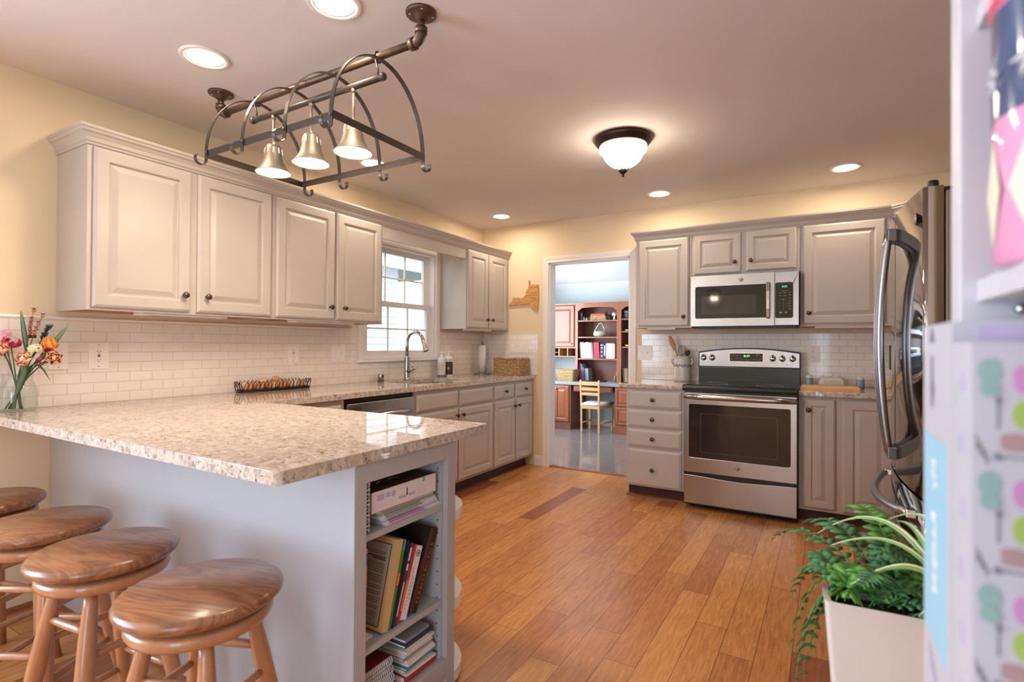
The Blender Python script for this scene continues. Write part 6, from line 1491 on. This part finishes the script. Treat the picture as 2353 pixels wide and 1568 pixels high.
sp_ = thing('spider_plant', 'striped cream and green spider plant arching over the back of the planter', 'plant', PC+V((0.06,0.0,0)))
SL = [((0.05,0.02),(-0.02,0.12,0.24),(-0.185,0.16,0.05),0.0085), ((0.05,0.03),(0.0,0.06,0.17),(-0.14,0.08,0.075),0.008), ((0.05,0.0),(0.01,0.0,0.16),(-0.115,-0.02,0.035),0.012), ((0.06,0.02),(0.06,0.10,0.22),(-0.04,0.16,0.12),0.008),
      ((0.07,0.02),(0.16,0.08,0.22),(0.25,0.14,0.0),0.010), ((0.06,0.03),(0.10,0.14,0.2),(0.12,0.28,0.02),0.009), ((0.06,-0.02),(0.06,-0.05,0.13),(-0.02,-0.10,0.04),0.010), ((0.07,0.0),(0.14,-0.02,0.16),(0.22,-0.06,-0.03),0.009), ((0.05,0.04),(0.02,0.13,0.15),(-0.02,0.2,0.11),0.007)]
for b2_, c_, t_, w_ in SL:
    w_ *= 1.5
    b3, c3, t3 = PC+V((b2_[0],b2_[1],0.008)), PC+V(c_), PC+V(t_); n = 16
    pts = [b3*(1-i/n)**2+c3*2*(i/n)*(1-i/n)+t3*(i/n)**2 for i in range(n+1)]
    ws = [w_*(0.75+0.25*math.sin(PI*min(1,i/n*1.4)))*(1-(i/n)**4) for i in range(n+1)]
    sd = (t3-b3).cross(V((0,0,1))).normalized()
    lf = MB().blade(pts, ws, sd, 0.0012, 0.25).build('leaf', spider_green, sp_)
    MB().blade([p_+V((0,0,0.0011)) for p_ in pts], [q_*0.42 for q_ in ws], sd, 0.0012, 0.12).build('leaf_stripe', spider_cream, lf)
# ------------------------------------------------------------------ study beyond the doorway
struct(MB().prism([(-0.75,0.0),(3.5,0.0),(3.5,2.9),(-0.75,2.9)], -0.1, -0.001).build('floor_study', study_tile, loc=(0,0,0)))
struct(box('wall_study_back', study_wall, -0.85, 3.6, 2.85, 2.95, 0, 2.16))
struct(MB().prism([(0.12,-0.1),(2.95,-0.1),(2.95,2.2),(0.12,3.3)], -0.85, -0.75, 'yz').build('wall_study_left', study_wall, loc=(0,0,0)))
struct(MB().prism([(0.12,-0.1),(2.95,-0.1),(2.95,2.2),(0.12,3.3)], 3.5, 3.6, 'yz').build('wall_study_right', study_wall, loc=(0,0,0)))
struct(MB().prism([(0.12,H-0.2),(0.12,3.3),(0.02,3.3),(0.02,H+0.1),(0.06,H+0.1),(0.06,H),(0.118,H-0.2)], -0.85, 3.6, 'yz').build('wall_study_front', study_wall, loc=(0,0,0)))
struct(MB().prism([(2.95,2.13),(0.02,2.92),(0.02,3.02),(2.95,2.23)], -0.85, 3.6, 'yz').build('ceiling_study', study_ceiling, loc=(0,0,0)))
struct(MB().prism([(2.85,2.10),(2.85,2.17),(2.76,2.19),(2.83,2.12)], -0.75, 3.5, 'yz').build('trim_8', study_ceiling, loc=(0,0,0)))
struct(MB().prism([(1.75,2.42),(1.62,2.455),(1.62,2.40),(1.75,2.365)], -0.75, 3.5, 'yz').build('trim_9', study_ceiling, loc=(0,0,0)))
struct(box('baseboard_study', trim_white, 0.05, 0.69, 2.835, 2.85, 0, 0.09))
struct(box('wall_study_outer', sid, -0.86, -0.14, 0.02, 0.12, -0.1, 3.1))
struct(box('wall_study_siding', sid, -0.88, -0.85, 0.02, 2.95, -0.1, 3.0))
# ceiling fan, only one blade tip shows
cf = thing('ceiling_fan', 'dark red ceiling fan whose blade tip shows at the left of the doorway', 'ceiling fan', (-0.60,2.2,2.16))
cx, cy = -0.62, 1.75
MB().lathe([(0.012,2.10),(0.012,2.46)], (cx,cy,0), n=10).build('downrod', fixture_bronze, cf)
MB().lathe([(0,2.03),(0.05,2.04),(0.062,2.07),(0.055,2.10),(0.02,2.115),(0,2.115)], (cx,cy,0), n=20).build('motor', fixture_bronze, cf)
for a_ in (0.95, 0.95+PI*2/3, 0.95+PI*4/3):
    d_ = V((math.cos(a_), math.sin(a_), 0)); s_ = V((-math.sin(a_), math.cos(a_), 0.12))
    if a_ > 1.2 and cx+d_.x*0.35 < -0.72: d_ = d_*0.3
    MB().blade([V((cx,cy,2.075))+d_*t_ for t_ in (0.05,0.12,0.25,0.33,0.36)], [0.015,0.05,0.055,0.05,0.01], s_, 0.006).build('blade', cherry, cf)

YH, CT = 2.52, 0.692
def sdoor(parent, x0, x1, z0, z1, y, kx, kz, stile=0.05, name='door'):
    d = panel(MB(), (x0,y,z0), (1,0,0), (0,0,1), (0,-1,0), x1-x0, z1-z0, RAISED(stile)).build(name, cherry, parent)
    if kx is not None: knob(d, (kx,y-0.019,kz), (0,-1,0), nickel, 0.8)
    return d
t = thing('study_wall_cabinet', 'cherry wall cabinet with pigeonholes, left of the study bookshelf', 'cabinet', (-0.38,2.68,1.05))
MB().box(-0.745,-0.002,2.54,2.835,1.175,1.845).box(-0.745,-0.002,2.54,2.835,1.045,1.058).box(-0.745,-0.002,2.815,2.835,1.058,1.175).box(-0.745,-0.735,2.54,2.815,1.058,1.175).box(-0.735,-0.002,2.50,2.54,1.825,1.848).build('body', cherry, t)
for x in (-0.5,-0.291,-0.151,-0.014): box('divider', light_wood if x > -0.4 and x < -0.1 else cherry, x-0.006, x+0.006, 2.545, 2.814, 1.059, 1.174, t)
box('small_shelf', light_wood, -0.49, -0.298, 2.55, 2.81, 1.108, 1.114, t)
sdoor(t, -0.44, -0.032, 1.195, 1.822, 2.54, -0.075, 1.245); sdoor(t, -0.735, -0.445, 1.195, 1.822, 2.54, None, None)
def openshelf(name, label, x0, x1, shelves, z0, zmid):
    t = thing(name, label, 'bookshelf', ((x0+x1)/2,2.68,z0))
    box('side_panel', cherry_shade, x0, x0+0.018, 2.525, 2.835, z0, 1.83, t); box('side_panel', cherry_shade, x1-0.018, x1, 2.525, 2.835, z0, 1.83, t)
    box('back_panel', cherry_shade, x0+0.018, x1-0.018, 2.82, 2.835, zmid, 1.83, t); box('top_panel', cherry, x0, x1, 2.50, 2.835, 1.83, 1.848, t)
    mb = MB().box(x0, x0+0.032, 2.505, 2.525, z0, 1.83).box(x1-0.032, x1, 2.505, 2.525, z0, 1.83); mb.build('stile', cherry, t)
    a, b_ = x0+0.032, x1-0.032
    MB().prism([(a,1.83),(a,1.733),(a+0.02,1.738),(a+0.035,1.752),(a+0.06,1.768)]+[(a+0.06+(b_-a-0.12)*i/10, 1.772+0.010*math.sin(PI*i/10)) for i in range(11)]+[(b_-0.06,1.768),(b_-0.035,1.752),(b_-0.02,1.738),(b_,1.733),(b_,1.83)], 2.505, 2.523, 'xz').build('arched_header', cherry, t)
    for z in shelves: box('shelf', cherry, x0+0.018, x1-0.018, 2.515, 2.82, z-0.018, z, t)
    return t
openshelf('study_bookshelf', 'cherry bookshelf with arched header standing on the study desk', 0.0, 0.668, (1.590,1.347,1.027), CT, CT)
openshelf('study_shelf_cabinet', 'cherry open shelf cabinet right of the study bookshelf', 0.67, 1.30, (1.605,1.425,1.205), CT, 1.19)
dk_ = box('study_desk_top', desk_top, -0.748, 1.32, 2.228, 2.845, 0.648, CT, None, 0.004); tag(dk_, 'grey laminate desk top running along the study wall', 'desk top')
t = thing('study_base_cabinet', 'cherry base cabinet with a panel door under the left of the study desk', 'cabinet', (-0.35,2.5,0))
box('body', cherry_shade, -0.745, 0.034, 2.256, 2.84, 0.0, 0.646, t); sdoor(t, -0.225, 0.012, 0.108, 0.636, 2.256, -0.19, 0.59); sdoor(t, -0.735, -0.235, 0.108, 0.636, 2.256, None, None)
t = thing('study_drawer_cabinet', 'two drawer cherry base cabinet under the right of the study desk', 'cabinet', (1.0,2.5,0))
box('body', cherry, 0.70, 1.30, 2.256, 2.84, 0.0, 0.646, t)
sdoor(t, 0.716, 1.28, 0.378, 0.634, 2.256, 1.0, 0.50, 0.03, 'drawer'); sdoor(t, 0.716, 1.28, 0.122, 0.366, 2.256, 1.0, 0.25, 0.03, 'drawer')
t = thing('study_pencil_drawer', 'wide shallow cherry drawer hung under the middle of the study desk', 'drawer', (0.36,2.5,0.55))
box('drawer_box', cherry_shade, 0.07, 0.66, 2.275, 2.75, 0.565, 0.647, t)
d = panel(MB(), (0.078,2.275,0.556), (1,0,0), (0,0,1), (0,-1,0), 0.572, 0.084, SLAB()).build('drawer_front', cherry, t); knob(d, (0.365,2.256,0.598), (0,-1,0), nickel, 0.8)
# study chair
c = thing('study_chair', 'light wooden ladder back chair with a white seat pad at the study desk', 'chair', (0.40,2.30,0))
for x0, x1 in ((0.258,0.240), (0.516,0.512)):
    MB().loft([[(x-0.013,2.130-0.010,z),(x+0.013,2.130-0.010,z),(x+0.013,2.130+0.014,z),(x-0.013,2.130+0.014,z)] for x, z in ((x0,0.0),(x0-0.004,0.38),(x1+0.0,0.735))], True, True, True, False).build('rear_leg', light_wood, c, 0.003)
for x in (0.238, 0.572): MB().box(x-0.013,x+0.013,2.475,2.500,0,0.372).build('front_leg', light_wood, c, 0.003)
for z in (0.660, 0.588, 0.520): MB().box(0.252,0.504,2.123,2.139,z,z+0.052 if z > 0.6 else z+0.040).build('back_slat', light_wood, c, 0.003)
mb = MB().box(0.262,0.512,2.122,2.142,0.335,0.376).box(0.238,0.572,2.478,2.498,0.335,0.376)
mb.add([(0.250,2.14,0.335),(0.266,2.14,0.335),(0.250,2.48,0.335),(0.232,2.48,0.335),(0.250,2.14,0.376),(0.266,2.14,0.376),(0.250,2.48,0.376),(0.232,2.48,0.376)], [(0,1,2,3),(4,5,6,7),(0,1,5,4),(1,2,6,5),(2,3,7,6),(3,0,4,7)])
mb.add([(0.508,2.14,0.335),(0.524,2.14,0.335),(0.582,2.48,0.335),(0.564,2.48,0.335),(0.508,2.14,0.376),(0.524,2.14,0.376),(0.582,2.48,0.376),(0.564,2.48,0.376)], [(0,1,2,3),(4,5,6,7),(0,1,5,4),(1,2,6,5),(2,3,7,6),(3,0,4,7)])
mb.build('seat_frame', light_wood, c)
MB().loft([[(x,y,z) for x, y in ((0.255+e,2.125+e),(0.519-e,2.125+e),(0.590-e,2.505-e),(0.226+e,2.505-e))] for z, e in ((0.377,0.0),(0.384,-0.006),(0.40,-0.008),(0.412,0.004),(0.417,0.02))], True, True, True, True).build('seat_pad', paper_white, c)
for xa, xb in ((0.256,0.240), (0.516,0.568)): MB().tube([(xa,2.145,0.13),(xb,2.478,0.13)], 0.010, 8).build('stretcher', light_wood, c)

# things on the study shelves
def single(mb, name, label, cat, m, group=None, **k): return tag(mb.build(name, m, None, **k), label, cat, group)
YS = 2.60
Z1, Z2, Z3 = 1.591, 1.348, 1.028
single(MB().lathe([(0,0),(0.016,0),(0.018,0.006),(0.007,0.012),(0.006,0.05),(0.012,0.062),(0.017,0.085),(0.012,0.112),(0.004,0.13),(0,0.13)], (0.052,YS,Z1), n=16), 'glass_figurine', 'tall clear glass figurine at the left end of the top study shelf', 'figurine', bottle_blue)
single(MB().lathe([(0,0),(0.019,0),(0.020,0.03),(0.008,0.042),(0.007,0.06),(0,0.061)], (0.094,YS,Z1), n=16), 'glass_bottle', 'small pale blue glass bottle on the top study shelf', 'bottle', bottle_blue, 'small bottles on the top study shelf')
single(MB().lathe([(0,0),(0.020,0),(0.021,0.02),(0.009,0.032),(0.008,0.045),(0,0.046)], (0.136,YS,Z1), n=16), 'glass_bottle', 'squat lilac glass bottle on the top study shelf', 'bottle', BK['lav'], 'small bottles on the top study shelf')
single(MB().lathe([(0,0),(0.010,0),(0.010,0.04),(0.005,0.048),(0.005,0.058),(0,0.058)], (0.172,YS,Z1), n=14), 'glass_bottle', 'thin green bottle just left of the red trimmed basket', 'bottle', bottle_green, 'small bottles on the top study shelf')
single(MB().lathe([(0,0),(0.008,0),(0.008,0.042),(0.004,0.048),(0.004,0.06),(0,0.06)], (0.492,YS,Z1), n=14), 'glass_bottle', 'slim green bottle right of the red trimmed basket', 'bottle', bottle_green, 'small bottles on the top study shelf')
t = thing('splint_basket', 'small splint basket with a red cloth liner on the top study shelf', 'basket', (0.322,YS+0.04,Z1))
def rr(h1, h2, z, r=0.015, cx=0.322, cy=YS+0.03): return [(x, y, z) for x, y in rrect(cx-h1, cx+h1, cy-h2, cy+h2, r, 3)]
MB().loft([rr(0.132,0.055,Z1), rr(0.112,0.062,Z1+0.092), rr(0.106,0.056,Z1+0.092), rr(0.12,0.05,Z1+0.01)], True, True, True, False).build('body', split_oak, t)
MB().loft([rr(0.1175,0.0635,Z1+0.072), rr(0.114,0.065,Z1+0.097), rr(0.104,0.054,Z1+0.097)], True, False, False, False).build('cloth_liner', BK['red'], t)
for s_ in (-1, 1): MB().tube([(0.322+s_*0.108,YS+0.0,Z1+0.085),(0.322+s_*0.116,YS+0.01,Z1+0.122),(0.322+s_*0.116,YS+0.05,Z1+0.122),(0.322+s_*0.108,YS+0.06,Z1+0.085)], 0.006, 8).build('handle', BK['brown'], t)
single(MB().box(0.455,0.545,YS+0.10,YS+0.13,Z1,Z1+0.078), 'picture_frame', 'small black frame behind the slim green bottle, top study shelf', 'frame', plastic_black)
mb = MB().lathe([(0,0),(0.018,0),(0.016,0.05),(0.008,0.06),(0,0.06)], (0.568,YS,Z1), n=14)
for k in range(8): a_ = 2*PI*k/8; mb.ellipsoid((0.568+0.024*math.cos(a_),YS+0.024*math.sin(a_),Z1+0.085+0.012*math.sin(3*a_)), 0.016, 0.016, 0.018, 8, 6)
single(mb, 'white_figurine', 'white tree shaped figurine at the right end of the top study shelf', 'figurine', white_ceramic)
t = thing('basket_vase', 'pale green marbled ceramic handbag vase on the second study shelf', 'vase', (0.352,YS,Z2))
marble = mat('marbled_green', S(176,186,166), 0.25, var=0.35, scale=50)
MB().lathe([(0,0),(0.07,0.002),(0.098,0.022),(0.104,0.045),(0.095,0.072),(0.082,0.084),(0.074,0.082),(0.085,0.05),(0.06,0.015),(0,0.012)], (0.352,YS,Z2), n=32).build('body', marble, t)
MB().tube([(0.352-0.088,YS,Z2+0.078),(0.352-0.062,YS,Z2+0.125),(0.352-0.022,YS,Z2+0.190),(0.352+0.004,YS,Z2+0.205),(0.352+0.028,YS,Z2+0.190),(0.352+0.058,YS,Z2+0.125),(0.352+0.086,YS,Z2+0.078)], [0.012,0.009,0.008,0.008,0.008,0.009,0.012], 10).build('handle', marble, t)
# row of books on the third study shelf
def sbook(x, T, Hh, m, lb, phi=0.0, D=0.17, name='book', cat='book', y0=2.545):
    s_, c_ = math.sin(phi), math.cos(phi); ex, ez = V((c_,0,s_)), V((-s_,0,c_))
    return book(name, lb, m, T, Hh, D, ((x,y0,Z3+0.0003), ex, (0,1,0), ez), 'books and magazines on the third study shelf', paper_white, False, cat)
x = 0.060; mags = ['grey','white','lav','pale','white','pale','white','white','lav','white','grey','slate']
nth = ['first','second','third','fourth','fifth','sixth','seventh','eighth','ninth','tenth','eleventh','twelfth']
nm = {'grey':'grey','white':'white','lav':'lavender','pale':'pale grey','slate':'slate'}
hts = [0.225,0.238,0.236,0.240,0.226,0.234,0.240,0.240,0.236,0.232,0.236,0.230]
for i, m_ in enumerate(mags):
    sbook(x, 0.0165, hts[i], BK[m_], '%s magazine, %s from the left on the third study shelf' % (nm[m_], nth[i]), 0.10, 0.18, 'magazine', 'magazine'); x += 0.0180
for i in range(6): sbook(x+0.004, 0.0128, 0.238, BK['red'], 'red spined magazine, %s of the six red ones on the third study shelf' % nth[i], 0.065, 0.18, 'magazine', 'magazine'); x += 0.0140
x = 0.372
for T, h_, m_, lb in ((0.046,0.222,'navy','wide navy book right after the red magazines, third study shelf'), (0.040,0.220,'black','wide black book with white title, third study shelf'), (0.030,0.222,'cream','cream book next to the black titled book, third study shelf'), (0.022,0.224,'pale','pale book between two cream books, third study shelf'), (0.022,0.222,'cream','cream book left of the red topped white book, third study shelf'), (0.022,0.236,'white','white book with a red top, third study shelf'), (0.012,0.222,'gold','thin gold book near the right end of the third study shelf'), (0.018,0.220,'cream','cream book at the right end of the third study shelf')):
    b_ = sbook(x, T, h_, BK[m_], lb, 0.0, 0.16)
    if m_ == 'black': MB().box(0.012,0.028,-0.0005,0,0.04,0.19).build('spine_title', BK['pale'], b_)
    if m_ == 'navy':
        mb = MB()
        for z in (0.03,0.09,0.15,0.19): mb.box(0.008,0.038,-0.0005,0,z,z+0.012)
        mb.build('spine_title', BK['pale'], b_)
    if m_ == 'white': MB().box(0,0.022,-0.0005,0,0.218,0.236).build('spine_band', BK['red'], b_)
    x += T+0.0012
def dbook(x, T, Hh, m, lb, phi=0.0, y0=2.55, grp='books standing on the study desk'):
    s_, c_ = math.sin(phi), math.cos(phi); return book('book', lb, m, T, Hh, 0.16, ((x,y0,CT+0.0003), V((c_,0,s_)), (0,1,0), V((-s_,0,c_))), grp, paper_white, False)
dbook(0.028,0.018,0.27,BK['maroon'],'maroon folder at the far left of the books on the study desk',0.02)
dbook(0.056,0.024,0.265,BK['pink'],'bright pink binder on the study desk',0.05)
dbook(0.086,0.014,0.245,BK['cyan'],'turquoise folder beside the pink binder on the study desk',0.06)
dbook(0.106,0.024,0.20,BK['slate'],'slate notebook between turquoise folder and grey desk phone book',0.07)
dbook(0.140,0.052,0.185,BK['grey'],'thick grey binder at the right of the books on the study desk',0.06)
grp2 = 'books under the right study cabinet'
dbook(0.718,0.022,0.205,BK['olive'],'olive book, leftmost under the right study cabinet',0.06,2.55,grp2); dbook(0.744,0.018,0.20,BK['mint'],'mint book second from left under the right study cabinet',0.06,2.55,grp2)
dbook(0.766,0.020,0.205,BK['orange'],'orange book under the right study cabinet',0.06,2.55,grp2); dbook(0.790,0.030,0.20,BK['blue'],'blue book right of the orange one under the right study cabinet',0.06,2.55,grp2); dbook(0.824,0.02,0.2,BK['navy'],'navy book cut by the door casing under the right study cabinet',0.06,2.55,grp2)
single(MB().box(0.555,0.630,2.72,2.735,CT,CT+0.14), 'blue_card', 'small sky blue card propped on the study desk', 'card', BK['sky'])
single(MB().lathe([(0,0),(0.018,0),(0.018,0.088),(0.012,0.092),(0,0.092)], (0.582,2.60,CT), n=18), 'desk_canister', 'olive grey canister in front of the blue card on the study desk', 'canister', BK['olive'])
lp = thing('laptop', 'closed black laptop lying on the study desk behind the chair', 'laptop', (0.34,2.50,CT))
box('base', plastic_black, 0.20, 0.46, 2.42, 2.60, CT+0.0005, CT+0.011, lp, 0.002); box('lid', gloss_black, 0.20, 0.46, 2.42, 2.60, CT+0.0115, CT+0.018, lp, 0.002)
tb = thing('desk_basket', 'rectangular tan woven basket with white paper on the left of the desk', 'basket', (-0.10,2.46,CT))
def tr(h1, h2, z, r=0.02): return [(-0.105+x, 2.46+y, z) for x, y in rrect(-h1,h1,-h2,h2,r,4)]
MB().loft([tr(0.125,0.09,CT), tr(0.155,0.115,CT+0.165,0.03), tr(0.148,0.108,CT+0.165,0.03), tr(0.118,0.083,CT+0.008)], True, True, True, False).build('body', split_oak, tb)
MB().tube(tr(0.153,0.113,CT+0.167,0.03), 0.006, 8, closed=True).build('rim', split_oak, tb)
single(MB().box(-0.17,-0.03,2.40,2.52,CT+0.125,CT+0.131), 'paper_sheet', 'white paper lying in the woven basket on the study desk', 'paper', paper_white)
t = thing('owl_figurine', 'blue grey ceramic owl on the top right study shelf', 'figurine', (0.752,2.60,1.606))
owl = mat('owl_glaze', S(110,124,142), 0.3, var=0.35, scale=60)
MB().lathe([(0,0),(0.030,0),(0.041,0.02),(0.044,0.05),(0.038,0.08),(0.040,0.095),(0.036,0.115),(0.02,0.124),(0,0.125)], (0.752,2.60,1.606), n=24).build('body', owl, t)
mb = MB()
for s_ in (-1, 1): mb.lathe([(0.013,0),(0.002,0.028)], (0.752+s_*0.025,2.60,1.606+0.112), N=(s_*0.4,0,1), n=10)
mb.build('ear_tuft', owl, t)
mb = MB()
for s_ in (-1, 1): mb.lathe([(0.011,0),(0.009,0.004),(0,0.004)], (0.752+s_*0.016,2.562,1.606+0.098), N=(0,-1,0), n=14)
mb.build('eye', white_ceramic, t); MB().lathe([(0.006,0),(0,0.012)], (0.752,2.561,1.606+0.084), N=(0,-1,-0.4), n=8).build('beak', BK['orange'], t)
single(MB().ellipsoid((0.775,2.58,1.426+0.012), 0.05, 0.03, 0.012, 14, 8).ellipsoid((0.755,2.575,1.426+0.018), 0.02, 0.02, 0.010, 10, 6), 'seashell', 'white seashell on the middle shelf of the right study cabinet', 'shell', white_ceramic)
single(MB().lathe([(0,0),(0.03,0),(0.048,0.02),(0.050,0.026),(0.045,0.026),(0.028,0.006),(0,0.006)], (0.782,2.58,1.2055), n=22), 'small_bowl', 'small pale yellow bowl on the lowest shelf of the right study cabinet', 'bowl', yellow_soft)
